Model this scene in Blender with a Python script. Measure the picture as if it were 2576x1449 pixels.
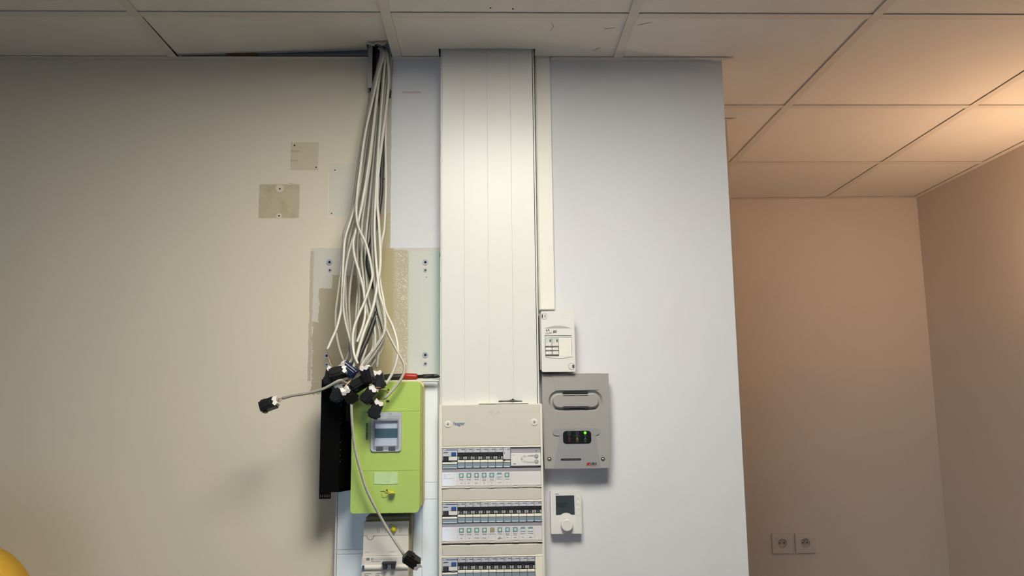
import bpy, bmesh, math, random
from mathutils import Vector, Matrix
random.seed(7)
for o in list(bpy.data.objects): bpy.data.objects.remove(o)
SC = bpy.context.scene
COL = SC.collection

# ------------------------------------------------------------------ camera
W, H, F = 2576.0, 1449.0, 2056.57
ZC = 1.548                      # eye height; every z below is relative to it
D = 2.1214                      # eye to front wall
PITCH, YAW, ROLL = 0.15059, 0.0310127, -0.0115728
cp, sp, cy, sy, cr, sr = math.cos(PITCH), math.sin(PITCH), math.cos(YAW), math.sin(YAW), math.cos(ROLL), math.sin(ROLL)
FW = Vector((sy*cp, cy*cp, sp)); R0 = Vector((cy, -sy, 0)); U0 = R0.cross(FW)
RT = cr*R0 + sr*U0; UP = -sr*R0 + cr*U0
cam = bpy.data.cameras.new('camera'); CAM = bpy.data.objects.new('camera', cam); COL.objects.link(CAM)
cam.sensor_width = 36; cam.sensor_fit = 'HORIZONTAL'; cam.lens = 36*F/W; cam.clip_start = .02
m3 = Matrix((RT, UP, -FW)).transposed()
CAM.matrix_world = Matrix.Translation((0, -D, ZC)) @ m3.to_4x4()
SC.camera = CAM
# ------------------------------------------------------------------ sky and exposure
SC.view_settings.view_transform = 'Standard'; SC.view_settings.look = 'None'
SC.view_settings.gamma = 1; SC.view_settings.use_curve_mapping = False
SC.view_settings.exposure = 0.0
wd = bpy.data.worlds.new('sky'); SC.world = wd; wd.use_nodes = True
bg = wd.node_tree.nodes['Background']; bg.inputs[0].default_value = (.50, .72, 1.0, 1); bg.inputs[1].default_value = 4.2
LED_COLOR, LED_POWER = (1.0, .945, .83), 38.0
LAMP_COLOR, LAMP_POWER = (1.0, .63, .37), 240.0

# daylight comes in through the low window in the wall behind the camera
pl = bpy.data.lights.new('daylight_portal', 'AREA'); pl.shape = 'RECTANGLE'; pl.size = .84; pl.size_y = 1.24
pl.cycles.is_portal = True
po = bpy.data.objects.new('daylight_portal', pl); COL.objects.link(po)
po.location = (-.60, -3.18, .72); po.rotation_euler = (math.radians(90), 0, 0)

def px(x, y, Y=0.0):
    """photo pixel -> point on the upright plane at depth Y (z relative to the eye)"""
    d = FW + RT*((x - W/2)/F) + UP*((H/2 - y)/F)
    t = (Y + D)/d.y
    return Vector((t*d.x, Y, t*d.z))

# ------------------------------------------------------------------ materials
def lin(c):
    if isinstance(c, str):
        c = tuple(int(c[i:i+2], 16)/255 for i in (0, 2, 4))
    return tuple(v/12.92 if v <= .04045 else ((v+.055)/1.055)**2.4 for v in c)
def new_mat(name):
    m = bpy.data.materials.new(name); m.use_nodes = True
    return m, m.node_tree.nodes, m.node_tree.links, m.node_tree.nodes['Principled BSDF']
def mat(name, c, rough=.5, metal=0, var=.06, scale=40, bump=0, spec=.5, emit=0, coat=0):
    m, n, l, b = new_mat(name); c = lin(c)
    b.inputs['Roughness'].default_value = rough; b.inputs['Metallic'].default_value = metal
    b.inputs['Specular IOR Level'].default_value = spec; b.inputs['Coat Weight'].default_value = coat
    tc = n.new('ShaderNodeTexCoord'); ns = n.new('ShaderNodeTexNoise'); ns.inputs['Scale'].default_value = scale
    ns.inputs['Detail'].default_value = 4
    l.new(tc.outputs['Object'], ns.inputs['Vector'])
    r = n.new('ShaderNodeMapRange'); r.inputs['To Min'].default_value = 1-var; r.inputs['To Max'].default_value = 1+var*.5
    l.new(ns.outputs['Fac'], r.inputs['Value'])
    mx = n.new('ShaderNodeMix'); mx.data_type = 'RGBA'; mx.blend_type = 'MULTIPLY'; mx.inputs['Factor'].default_value = 1
    mx.inputs['A'].default_value = (*c, 1); l.new(r.outputs[0], mx.inputs['B'])
    l.new(mx.outputs['Result'], b.inputs['Base Color'])
    if bump:
        bp = n.new('ShaderNodeBump'); bp.inputs['Strength'].default_value = bump; bp.inputs['Distance'].default_value = .001
        l.new(ns.outputs['Fac'], bp.inputs['Height']); l.new(bp.outputs[0], b.inputs['Normal'])
    if emit:
        b.inputs['Emission Color'].default_value = (*c, 1); b.inputs['Emission Strength'].default_value = emit
    return m
def clear(name, tint=(1, 1, 1), gloss=.07, rough=.08):
    m, n, l, b = new_mat(name); out = n['Material Output']
    t = n.new('ShaderNodeBsdfTransparent'); t.inputs[0].default_value = (*tint, 1)
    g = n.new('ShaderNodeBsdfGlossy'); g.inputs['Roughness'].default_value = rough
    x = n.new('ShaderNodeMixShader'); x.inputs[0].default_value = gloss
    l.new(t.outputs[0], x.inputs[1]); l.new(g.outputs[0], x.inputs[2]); l.new(x.outputs[0], out.inputs[0])
    return m
M = dict(
    tile=mat('ceiling_tile', 'e6e2dc', .95, var=.05, scale=7, bump=.05, spec=.1),
    tee=mat('tee_white', 'dcd6ce', .6, var=.04, scale=20, spec=.2),
    plain=mat('wall_plaster', 'dcd3ca', .92, var=.04, scale=3, bump=.04, spec=.15),
    floor=mat('floor_vinyl', '5c554d', .6, var=.15, scale=6),
    slab=mat('raw_slab', '77746f', .95, var=.2, scale=8),
    zinc=mat('galvanised_steel', '8d9297', .4, .7, var=.1),
    wood=mat('brown_wood', '5c4526', .8, var=.25, scale=15),
    pvc=mat('white_pvc', 'dcdcd8', .36, var=.03, scale=9),
    pvc2=mat('cream_pvc', 'e6e4dc', .4, var=.03, scale=9),
    pvc_grey=mat('grey_pvc', 'a9a8a6', .45, var=.05),
    board=mat('board_plastic', 'd0ccc2', .42, var=.03, scale=12),
    frame=mat('board_frame', 'e2dfd4', .4, var=.03, scale=12),
    ledge=mat('cream_plastic', 'f0ecdd', .3, var=.02),
    mod=mat('breaker_pale', 'c6c9cf', .45, var=.03),
    modmid=mat('breaker_grey', '6d6e73', .45, var=.05),
    moddk=mat('breaker_black', '1d1e22', .4, var=.1),
    modtog=mat('breaker_toggle', '2b2c31', .35, var=.1),
    modgry=mat('breaker_toggle_side', 'a5a6a6', .4, var=.05),
    modlow=mat('breaker_terminal', '84939e', .25, var=.05),
    modlip=mat('breaker_lip', 'd3e3ec', .25, var=.03),
    blue=mat('ink_blue', '2f4c86', .5, var=.03),
    hblue=mat('ink_logo_blue', '2a5288', .5, var=.03),
    btnblue=mat('button_blue', '27508f', .35, var=.05),
    ink=mat('ink_black', '22242a', .6, var=.05),
    inkg=mat('ink_grey', '7d7f86', .6, var=.05),
    card=mat('paper_card', 'e9e7ea', .7, var=.03),
    teal=mat('print_teal', '6ea3ac', .6, var=.05),
    cream=mat('print_cream', 'e4eccb', .6, var=.03),
    olive=mat('print_olive', 'a9ab8e', .6, var=.12, scale=400),
    clear=clear('clear_plastic', (1, 1, 1), .05),
    smoke=mat('grey_strip', '9d9ba3', .25, var=.05),
    strip=mat('pale_strip', 'c9c2ba', .3, var=.05),
    grey=mat('device_grey', '9f9e9b', .45, var=.03, scale=15),
    grey2=mat('device_grey_smooth', '949597', .4, var=.03, scale=15),
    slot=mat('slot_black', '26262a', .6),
    panelblk=mat('indicator_black', '15191c', .25),
    led=mat('led_green', '55ff22', .3, emit=2.5),
    red=mat('red_print', 'a8201c', .5),
    dkgreen=mat('sign_green', '2f6f52', .5),
    yellowp=mat('indicator_yellow', '8d8450', .5),
    redp=mat('indicator_red', '6a282e', .5),
    ringg=mat('indicator_grey', '666a70', .5),
    chrome=mat('screw_metal', 'c9c9c6', .22, 1.0, var=.05),
    white=mat('white_plastic', 'e0dfdc', .35, var=.02, scale=15),
    lcd=mat('lcd_dark', '3d454b', .2, var=.05, scale=60),
    lcdseg=mat('lcd_segment', '1c2226', .3),
    green=mat('meter_green', 'abc761', .38, var=.05, scale=8),
    green_edge=mat('meter_green_edge', 'a8a95a', .45, var=.05),
    mbase=mat('meter_base_cream', 'd8cf9f', .5, var=.05),
    mplate=mat('meter_plate_white', 'eaf1f6', .22, var=.03, scale=9),
    bezel=mat('meter_bezel', 'b4b8c0', .3, var=.04),
    bezel2=mat('meter_bezel_inner', '8b8d96', .35, var=.04),
    lcd2=mat('meter_lcd', '4b6a78', .12, var=.05),
    paper=mat('meter_window', 'd5d9e4', .3, var=.05, scale=30),
    mbtn=mat('meter_button', '4a4f55', .4),
    seal=mat('yellow_seal', 'd6d21e', .3, var=.1),
    clearlab=mat('embossed_clear', 'b8d48c', .15, var=.2, scale=60, bump=.5),
    brk=mat('main_breaker_white', 'ddd8d0', .4, var=.03, scale=20),
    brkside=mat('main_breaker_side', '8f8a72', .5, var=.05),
    black=mat('black_steel', '060606', .6, var=.2, spec=.08),
    kblack=mat('connector_black', '151619', .38, var=.15, scale=200),
    kblue=mat('connector_navy', '1d2a4a', .38, var=.15, scale=200),
    kwhite=mat('connector_cap_white', 'ece8e6', .4, var=.03),
    gold=mat('contact_metal', 'a59f98', .3, .9),
    cable=mat('cable_grey', 'b4b3a9', .42, var=.05, scale=30),
    cable2=mat('cable_grey_dim', '9c988e', .45, var=.06, scale=30),
    cable3=mat('cable_white', 'cdccc1', .4, var=.04, scale=30),
    cblack=mat('cable_black', '2a2a2b', .45, var=.1),
    wire1=mat('wire_brown', '6d4a35', .5), wire2=mat('wire_white', 'd9d2c6', .5), wire3=mat('wire_orange', 'b98a5e', .5),
    tred=mat('tool_red', 'a5230f', .4, var=.08), tblk=mat('tool_black', '1a1b19', .45, var=.1),
    plug=mat('plug_grey', 'a4aebb', .4, var=.1), dark=mat('hole_dark', '0c0c10', .9),
    yellow=mat('mustard_fabric', 'c59a35', .85, var=.12, scale=120, bump=.3, spec=.2),
    yellow2=mat('mustard_piping', '6f4f0c', .85, var=.1),
    chairleg=mat('chair_leg_steel', '3a3a3c', .4, .6),
    socket=mat('socket_white', 'd5cdc8', .4, var=.02), socketin=mat('socket_well', 'b9b2ae', .4, var=.02),
    torn=mat('torn_board', 'b8b1a8', .95, var=.15, scale=80, bump=.5),
)
def emission(name, c, s):
    m, n, l, b = new_mat(name)
    b.inputs['Base Color'].default_value = (.8, .8, .8, 1)
    b.inputs['Emission Color'].default_value = (*c, 1); b.inputs['Emission Strength'].default_value = s
    return m
M['ledpanel'] = emission('led_diffuser', LED_COLOR, LED_POWER)
M['bulb'] = emission('lamp_bulb', LAMP_COLOR, LAMP_POWER)
M['glass'] = clear('window_glass', (.96, .98, 1), .06, .02)

def wall_material():
    """front wall: paint with some light and shade tinted in, bare plaster strip and patch, marks of removed boxes"""
    m, n, l, b = new_mat('front_wall_paint'); b.inputs['Roughness'].default_value = .88
    b.inputs['Specular IOR Level'].default_value = .2
    g = n.new('ShaderNodeNewGeometry'); s = n.new('ShaderNodeSeparateXYZ'); l.new(g.outputs['Position'], s.inputs[0])
    def noise(scale, detail=3):
        t = n.new('ShaderNodeTexNoise'); t.inputs['Scale'].default_value = scale; t.inputs['Detail'].default_value = detail
        l.new(g.outputs['Position'], t.inputs['Vector']); return t.outputs['Fac']
    def mth(op, a, c=None, clamp=False):
        t = n.new('ShaderNodeMath'); t.operation = op; t.use_clamp = clamp
        for i, v in enumerate((a, c)):
            if v is None: continue
            if isinstance(v, (int, float)): t.inputs[i].default_value = v
            else: l.new(v, t.inputs[i])
        return t.outputs[0]
    nz = mth('SUBTRACT', noise(38, 5), .5); nf = mth('SUBTRACT', noise(160, 3), .5)
    wob = mth('ADD', nz, mth('MULTIPLY', nf, .5))
    def rect(x0, x1, z0, z1, amp=.004, soft=.0006):
        z0 += ZC; z1 += ZC
        dx = mth('SUBTRACT', mth('ABSOLUTE', mth('SUBTRACT', s.outputs[0], (x0+x1)/2)), (x1-x0)/2)
        dz = mth('SUBTRACT', mth('ABSOLUTE', mth('SUBTRACT', s.outputs[2], (z0+z1)/2)), (z1-z0)/2)
        d = mth('ADD', mth('MAXIMUM', dx, dz), mth('MULTIPLY', wob, amp))
        t = n.new('ShaderNodeMapRange'); l.new(d, t.inputs[0])
        t.inputs[1].default_value = -soft; t.inputs[2].default_value = soft; t.inputs[3].default_value = 1; t.inputs[4].default_value = 0
        return t.outputs[0]
    def disc(x, z, r, soft=.0008):
        a = mth('SUBTRACT', s.outputs[0], x); c = mth('SUBTRACT', s.outputs[2], z+ZC)
        d = mth('SQRT', mth('ADD', mth('MULTIPLY', a, a), mth('MULTIPLY', c, c)))
        t = n.new('ShaderNodeMapRange'); l.new(d, t.inputs[0])
        t.inputs[1].default_value = r-soft; t.inputs[2].default_value = r+soft; t.inputs[3].default_value = 1; t.inputs[4].default_value = 0
        return t.outputs[0]
    cur = [None]
    def layer(mask, c, k=1.0):
        t = n.new('ShaderNodeMix'); t.data_type = 'RGBA'
        l.new(mth('MULTIPLY', mask, k) if k != 1 else mask, t.inputs['Factor'])
        if isinstance(cur[0], tuple): t.inputs['A'].default_value = cur[0]
        else: l.new(cur[0], t.inputs['A'])
        t.inputs['B'].default_value = (*lin(c), 1); cur[0] = t.outputs['Result']
    cur[0] = (*lin('ded6c5'), 1)  # cream paint, warmed further to carry the warm light on the far left
    layer(rect(-.268, 3, -3, 3, .0), 'dddfe4')                                   # cooler white paint right of the strip, its tint also carrying cool light
    mott = n.new('ShaderNodeMapRange'); l.new(noise(5, 3), mott.inputs[0]); mott.inputs[1].default_value = .45; mott.inputs[2].default_value = .75
    layer(mott.outputs[0], 'cfc9be', .12)
    strip = rect(-.318, -.2545, .40, .868, .004)
    layer(strip, 'bcb7ad'); layer(rect(-.318, -.2545, .40, .525, .004), 'b9b094')
    patch = rect(-.4625, -.112, .0835, .430, .009)
    layer(patch, 'cecbc3')
    layer(rect(-.4620, -.4530, .0835, .424, .006), 'bcb4a2'); layer(rect(-.437, -.36, .05, .325, .012), 'b1a893'); layer(rect(-.452, -.40, .05, .235, .03), 'b1a893'); layer(rect(-.405, -.235, .05, .36, .02), 'b1a890'); layer(rect(-.335, -.25, .05, .43, .004), 'b3aa92')
    layer(rect(-.27, -.206, .05, .425, .012), 'bdb59f')
    layer(rect(-.285, -.244, .05, .4295, .005, .003), 'b4aa87')
    layer(rect(-.202, -.112, .05, .422, .006), 'ced1cb'); layer(rect(-.142, -.112, .05, .424, .012, .012), 'bccfcb', .8)  # soft teal band paints the duct's shade on the pale patch
    vo = n.new('ShaderNodeTexVoronoi'); vo.inputs['Scale'].default_value = 230; vo.feature = 'F1'
    l.new(g.outputs['Position'], vo.inputs['Vector'])
    bl = n.new('ShaderNodeMapRange'); l.new(mth('ADD', vo.outputs['Distance'], mth('MULTIPLY', wob, .7)), bl.inputs[0])
    bl.inputs[1].default_value = .34; bl.inputs[2].default_value = .30
    layer(mth('MULTIPLY', bl.outputs[0], rect(-.236, -.206, .09, .418, .022, .004)), 'dcd7c8')
    layer(rect(-.5216, -.4479, .6434, .7207, .001), 'c8bfa5', .75)
    layer(rect(-.5216, -.497, .694, .698, .003, .001), 'a39a83', .6); layer(rect(-.5216, -.503, .668, .672, .003, .001), 'a39a83', .6)
    sq = rect(-.6009, -.4947, .513, .605, .003, .0015); layer(sq, 'b9b294', .8)
    st = n.new('ShaderNodeMapRange'); l.new(noise(22, 3), st.inputs[0]); st.inputs[1].default_value = .45; st.inputs[2].default_value = .7
    layer(mth('MULTIPLY', sq, st.outputs[0]), '9c9473', .6)
    layer(disc(-.5472, .594, .0105), 'd4cdbd'); layer(disc(-.547, .5185, .0075), 'd4cdbd')
    layer(rect(-.4188, -.350, .516, .661, .001), 'd2d1c8', .7)
    layer(rect(-.4188, -.4175, .516, .640, .001), 'efece2', .8); layer(rect(-.418, -.398, .5155, .5168, .001), 'efece2', .8)
    layer(rect(-.5255, -.513, .6075, .6085, .0008), '8d8577', .8)
    layer(rect(-.226, -.176, .8585, .8635, .004, .002), 'c9a9a3', .7)
    layer(rect(-.1235, -.112, .405, .418, .006, .001), '3c8a50', .9)
    l.new(cur[0], b.inputs['Base Color'])
    hgt = mth('ADD', mth('MULTIPLY', mth('MAXIMUM', strip, patch), -1.0), mth('MULTIPLY', noise(60, 3), .15))
    bp = n.new('ShaderNodeBump'); bp.inputs['Strength'].default_value = .6; bp.inputs['Distance'].default_value = .0008
    l.new(hgt, bp.inputs['Height']); l.new(bp.outputs[0], b.inputs['Normal'])
    return m
M['front'] = wall_material()

# ------------------------------------------------------------------ mesh building
class B:
    def __init__(s): s.m = bmesh.new()
    def _xf(s, vs, mx):
        if mx is not None: bmesh.ops.transform(s.m, matrix=mx, verts=vs)
    def box(s, x0, x1, y0, y1, z0, z1, bev=0, seg=1, mx=None):
        c = bmesh.ops.create_cube(s.m, size=1)['verts']
        for v in c: v.co = Vector((x0+(v.co.x+.5)*(x1-x0), y0+(v.co.y+.5)*(y1-y0), z0+(v.co.z+.5)*(z1-z0)))
        if bev:
            es = list({e for v in c for e in v.link_edges})
            r = bmesh.ops.bevel(s.m, geom=es, offset=bev, segments=seg, affect='EDGES', clamp_overlap=True)
            c = list({v for f in r['faces'] for v in f.verts} | {v for v in c if v.is_valid})
        s._xf(c, mx); return s
    def prism(s, poly, y0, y1, mx=None, top=1.0):
        """poly in (x,z), from y0 (front) to y1; top scales the front outline about its centre"""
        cx = sum(p[0] for p in poly)/len(poly); cz = sum(p[1] for p in poly)/len(poly)
        a = [s.m.verts.new((cx+(x-cx)*top, y0, cz+(z-cz)*top)) for x, z in poly]; b = [s.m.verts.new((x, y1, z)) for x, z in poly]
        k = len(poly)
        s.m.faces.new(a); s.m.faces.new(b[::-1])
        for i in range(k): s.m.faces.new((a[i], b[i], b[(i+1) % k], a[(i+1) % k]))
        s._xf(a+b, mx); return s
    def holed(s, outer, holes, y0, y1, mx=None):
        vs = []
        for y in (y0, y1):
            es = []
            for loop in [outer]+holes:
                v = [s.m.verts.new((x, y, z)) for x, z in loop]; vs += v
                es += [s.m.edges.new((v[i], v[(i+1) % len(v)])) for i in range(len(v))]
            bmesh.ops.triangle_fill(s.m, use_beauty=True, use_dissolve=False, edges=es)
        half = len(vs)//2; o = 0
        for loop in [outer]+holes:
            k = len(loop)
            for i in range(k):
                j = (i+1) % k
                s.m.faces.new((vs[o+i], vs[o+j], vs[half+o+j], vs[half+o+i]))
            o += k
        s._xf(vs, mx); return s
    def lathe(s, cx, cz, prof, seg=24, mx=None):
        """prof: (radius, y) from front to back, axis along y"""
        rings = []; vs = []
        for r, y in prof:
            if r <= 1e-7: rings.append([s.m.verts.new((cx, y, cz))])
            else: rings.append([s.m.verts.new((cx+r*math.cos(2*math.pi*i/seg), y, cz+r*math.sin(2*math.pi*i/seg))) for i in range(seg)])
            vs += rings[-1]
        for a, b in zip(rings, rings[1:]):
            for i in range(seg):
                j = (i+1) % seg
                if len(a) == 1: s.m.faces.new((a[0], b[i], b[j]))
                elif len(b) == 1: s.m.faces.new((a[i], b[0], a[j]))
                else: s.m.faces.new((a[i], b[i], b[j], a[j]))
        for r in (rings[0], rings[-1]):
            if len(r) > 2: s.m.faces.new(r)
        s._xf(vs, mx); return s
    def tube(s, pts, r, seg=8):
        pts = [Vector(p) for p in pts]; rings = []; ref = Vector((0, 1, 0)); k = len(pts)
        for i, p in enumerate(pts):
            t = (pts[min(i+1, k-1)]-pts[max(i-1, 0)]).normalized()
            if abs(t.dot(ref)) > .95: ref = Vector((1, 0, 0))
            n = (ref - t*ref.dot(t)).normalized(); b = t.cross(n); ref = n
            rr = r[i] if isinstance(r, (list, tuple)) else r
            rings.append([s.m.verts.new(p+rr*(math.cos(2*math.pi*q/seg)*n+math.sin(2*math.pi*q/seg)*b)) for q in range(seg)])
        for a, b in zip(rings, rings[1:]):
            for q in range(seg): s.m.faces.new((a[q], a[(q+1) % seg], b[(q+1) % seg], b[q]))
        s.m.faces.new(rings[0][::-1]); s.m.faces.new(rings[-1]); return s
    def bevel(s, off, seg=2, ang=.5):
        es = [e for e in s.m.edges if len(e.link_faces) == 2 and e.calc_face_angle(0) > ang]
        bmesh.ops.bevel(s.m, geom=es, offset=off, segments=seg, affect='EDGES', clamp_overlap=True); return s
    def mesh(s, name, org=(0, 0, 0)):
        """z is given relative to the eye; org is the thing's own origin in the same frame"""
        bmesh.ops.translate(s.m, verts=s.m.verts, vec=-Vector(org))
        bmesh.ops.recalc_face_normals(s.m, faces=s.m.faces)
        me = bpy.data.meshes.new(name); s.m.to_mesh(me); s.m.free(); return me
    def build(s, name, m, parent=None, smooth=False):
        org = Vector(parent['org']) if parent else Vector(s.org if hasattr(s, 'org') else (0, 0, -ZC))
        me = s.mesh(name, org); me.materials.append(M[m] if isinstance(m, str) else m)
        if smooth:
            for p in me.polygons: p.use_smooth = True
        o = bpy.data.objects.new(name, me); COL.objects.link(o)
        if parent: o.parent = parent
        else: o.location = org + Vector((0, 0, ZC))
        o['org'] = list(org)
        return o
def tag(o, label, cat, group=None, kind=None):
    o['label'] = label; o['category'] = cat
    if group: o['group'] = group
    if kind: o['kind'] = kind
    return o
def thing(name, org, label, cat, group=None):
    o = bpy.data.objects.new(name, None); COL.objects.link(o); o.empty_display_size = .02
    o.location = Vector(org)+Vector((0, 0, ZC)); o['org'] = list(org)
    return tag(o, label, cat, group)
def struct(b, name, m):
    o = b.build(name, m); o['kind'] = 'structure'; return o
def rrect(x0, x1, z0, z1, r, seg=5):
    out = []
    for cx, cz, a in ((x1-r, z1-r, 0), (x0+r, z1-r, 90), (x0+r, z0+r, 180), (x1-r, z0+r, 270)):
        for i in range(seg+1):
            t = math.radians(a+90*i/seg); out.append((cx+r*math.cos(t), cz+r*math.sin(t)))
    return out
def circle(cx, cz, r, seg=20): return [(cx+r*math.cos(2*math.pi*i/seg), cz+r*math.sin(2*math.pi*i/seg)) for i in range(seg)]
def rect(x0, x1, z0, z1): return [(x0, z0), (x1, z0), (x1, z1), (x0, z1)]
DG = None
def text(s, size, x, z, y, m, parent, align='LEFT', name='lettering', sx=1.0, shear=0, thick=.0, rot=0):
    c = bpy.data.curves.new(name, 'FONT'); c.body = s; c.size = size; c.align_x = align; c.extrude = .00012
    c.resolution_u = 2; c.shear = shear; c.offset = thick
    t = bpy.data.objects.new(name, c); COL.objects.link(t)
    dg = bpy.context.evaluated_depsgraph_get(); me = bpy.data.meshes.new_from_object(t.evaluated_get(dg))
    bpy.data.objects.remove(t); bpy.data.curves.remove(c)
    mx = Matrix.Translation(Vector((x, y, z))-Vector(parent['org'])) @ Matrix.Rotation(rot, 4, 'Y') @ Matrix.Rotation(math.pi/2, 4, 'X') @ Matrix.Diagonal((sx, 1, 1, 1))
    me.transform(mx); me.materials.clear(); me.materials.append(M[m]); me.name = name
    o = bpy.data.objects.new(name, me); COL.objects.link(o); o.parent = parent; o['org'] = parent['org']
    return o
def copy_tree(o, parent=None, off=Vector()):
    c = o.copy(); COL.objects.link(c)
    if parent: c.parent = parent
    else: c.location = o.location + off
    for ch in list(o.children): copy_tree(ch, c)
    return c
def ring(cx, cz, r0, r1, seg=20): return circle(cx, cz, r1, seg), [circle(cx, cz, r0, seg)]

# ------------------------------------------------------------------ the room
HC = .9518; FL = -ZC; TOP = 1.36
XL, XR, YR, YB = -2.639, 1.977, -3.2, 1.4914
XE, XE2, YS = .653, .804, .470
struct(B().box(XL-.1, XR+.1, YR-.1, YB+.2, FL-.1, FL), 'floor', 'floor')
wf = struct(B().box(XL, XE, 0, YS, FL, TOP), 'wall_front', 'front')
struct(B().box(XL, XE2, YS, YB+.05, FL, TOP), 'wall_partition', 'plain')
wb = B(); wb.prism([(XE2-.05, YB+.2), (XE2-.05, YB+.017), (XR+.1, YB-.018), (XR+.1, YB+.2)], -TOP, -FL, mx=Matrix(((1, 0, 0, 0), (0, 0, 1, 0), (0, -1, 0, 0), (0, 0, 0, 1))))
struct(wb, 'wall_back', 'plain')
struct(B().box(XR, XR+.1, YR, YB+.2, FL, TOP), 'wall_right', 'plain')
struct(B().box(XL-.1, XL, YR, YB, FL, TOP), 'wall_left', mat('left_wall_paint', '877a66', .92, var=.04, scale=3))
rot_y = Matrix.Identity(4)
struct(B().holed(rect(XL-.1, XR+.1, FL, TOP), [rect(-1.02, -.18, FL+.10, FL+1.34)], YR-.12, YR), 'wall_rear', mat('rear_wall_paint', '877a66', .92, var=.04, scale=3))
struct(B().box(XL-.1, XR+.1, YR-.12, YB+.2, TOP, TOP+.1), 'ceiling_slab', 'slab')
# low window behind the camera, where the daylight comes from
dr = B().holed(rect(-1.02, -.18, FL+.10, FL+1.34), [rect(-.98, -.62, FL+.14, FL+1.30), rect(-.58, -.22, FL+.14, FL+1.30)], YR-.09, YR-.04).build('window_1', 'white'); dr['kind'] = 'structure'
for a, c in ((-.98, -.62), (-.58, -.22)):
    B().box(a, c, YR-.07, YR-.064, FL+.14, FL+1.30).build('pane', 'glass', dr)
# baseboards
struct(B().box(XL, XE, -.012, 0, FL, FL+.07, .003), 'baseboard_front', 'white')
struct(B().box(XR-.012, XR, YR, YB-.03, FL, FL+.07, .003), 'baseboard_right', 'white')

# ------------------------------------------------------------------ suspended ceiling
ce = bpy.data.objects.new('ceiling', None); COL.objects.link(ce); ce['kind'] = 'structure'; ce.location = (0, 0, ZC+HC); ce['org'] = [0, 0, HC]
BX = [-.2389+.6*i for i in range(-4, 5)]; BXR = [b for b in BX if XL+.05 < b < XR-.05]
BY = [-.2571+.6*i for i in range(-6, 3)]
LEDX, LEDY = (BX[4], BX[5]), (BY[4], BY[5])
def ends(x):
    return -.0215 if x < XE else (YS-.0205 if x < XE2 else YB-.030)
FT = .0034                       # tiles sit this far above the face of the tees
for x in BXR:
    B().box(x-.012, x+.012, YR+.001, ends(x)-.001, HC, HC+.0016).box(x-.0012, x+.0012, YR+.001, ends(x)-.002, HC+.0016, HC+.034).build('main_tee', 'tee', ce)
xs = [XL]+BXR+[XR]; ys = [YR]+[b for b in BY if b < YB-.05]+[YB]
tee_me = {}
for i in range(len(xs)-1):
    for b in ys[1:-1]:
        a, c = xs[i], xs[i+1]
        if b > 0 and c <= XE+.3: continue
        if b > 0 and a < XE: a = XE2 if b > YS else XE
        a2 = a+.0125 if a in BXR else a+.001; c2 = c-.0125 if c in BXR else c-.001
        key = round(c2-a2, 4)
        if key not in tee_me:
            me = B().box(0, c2-a2, -.012, .012, 0, .0016).box(0, c2-a2, -.0012, .0012, .0016, .03).mesh('cross_tee'); me.materials.append(M['tee']); tee_me[key] = me
        o = bpy.data.objects.new('cross_tee', tee_me[key]); COL.objects.link(o); o.parent = ce; o.location = (a2, b, .0002)
def horiz(outer, holes, z0, z1):
    """outline in (x,y), between heights z0 (underside) and z1"""
    b = B(); b.holed(outer, holes, z0, z1, mx=Matrix(((1, 0, 0, 0), (0, 0, 1, 0), (0, 1, 0, 0), (0, 0, 0, 1)))); return b
tile_me = {}
TG = .004
for i in range(len(xs)-1):
    for j in range(len(ys)-1):
        a, c, d, e = xs[i], xs[i+1], ys[j], ys[j+1]
        if a == LEDX[0] and d == LEDY[0]: continue                       # the lamp sits here
        if d >= 0 and c <= XE: continue
        if e > 0 and a < XE:
            if c <= XE: e = 0
        if a >= BX[2]-.01 and a < BX[5]-.01 and d == BY[6] and False: pass
        a += TG; c -= TG; d += TG; e -= TG
        front = (ys[j] == BY[6])
        if front and c <= XE:
            e = -.004
        if front and xs[i] == BX[3]: continue                            # loose tile, built below
        if front and xs[i] == BX[4]:                                     # cut round the trunking
            o = horiz([(a, d), (c, d), (c, e), (.181, e), (.180, -.022), (.1335, -.0235), (.133, -.068), (.06, -.0695), (-.125, -.0675), (-.1255, e), (a, e)], [], HC+FT, HC+FT+.012).build('tile', 'tile', ce); continue
        if front and c > XE and xs[i] < XE:                              # runs past the end of the wall into the next room
            o = horiz([(a, d), (c, d), (c, ys[j+1]-TG), (XE+.002, ys[j+1]-TG), (XE+.002, -.004), (a, -.004)], [], HC+FT, HC+FT+.012).build('tile', 'tile', ce); continue
        if ys[j] > 0 and a < XE2:
            if c <= XE2: continue
            o = horiz([(XE+.002, d), (c, d), (c, e), (XE2+.002, e), (XE2+.002, YS-.002), (XE+.002, YS-.002)] if d < YS else [(XE2+.002, d), (c, d), (c, e), (XE2+.002, e)], [], HC+FT, HC+FT+.012).build('tile', 'tile', ce); continue
        key = (round(c-a, 3), round(e-d, 3))
        if key not in tile_me:
            me = B().box(0, c-a, 0, e-d, 0, .012, .0008).mesh('tile'); me.materials.append(M['tile']); tile_me[key] = me
        o = bpy.data.objects.new('tile', tile_me[key]); COL.objects.link(o); o.parent = ce; o.location = (a, d, FT)
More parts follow.
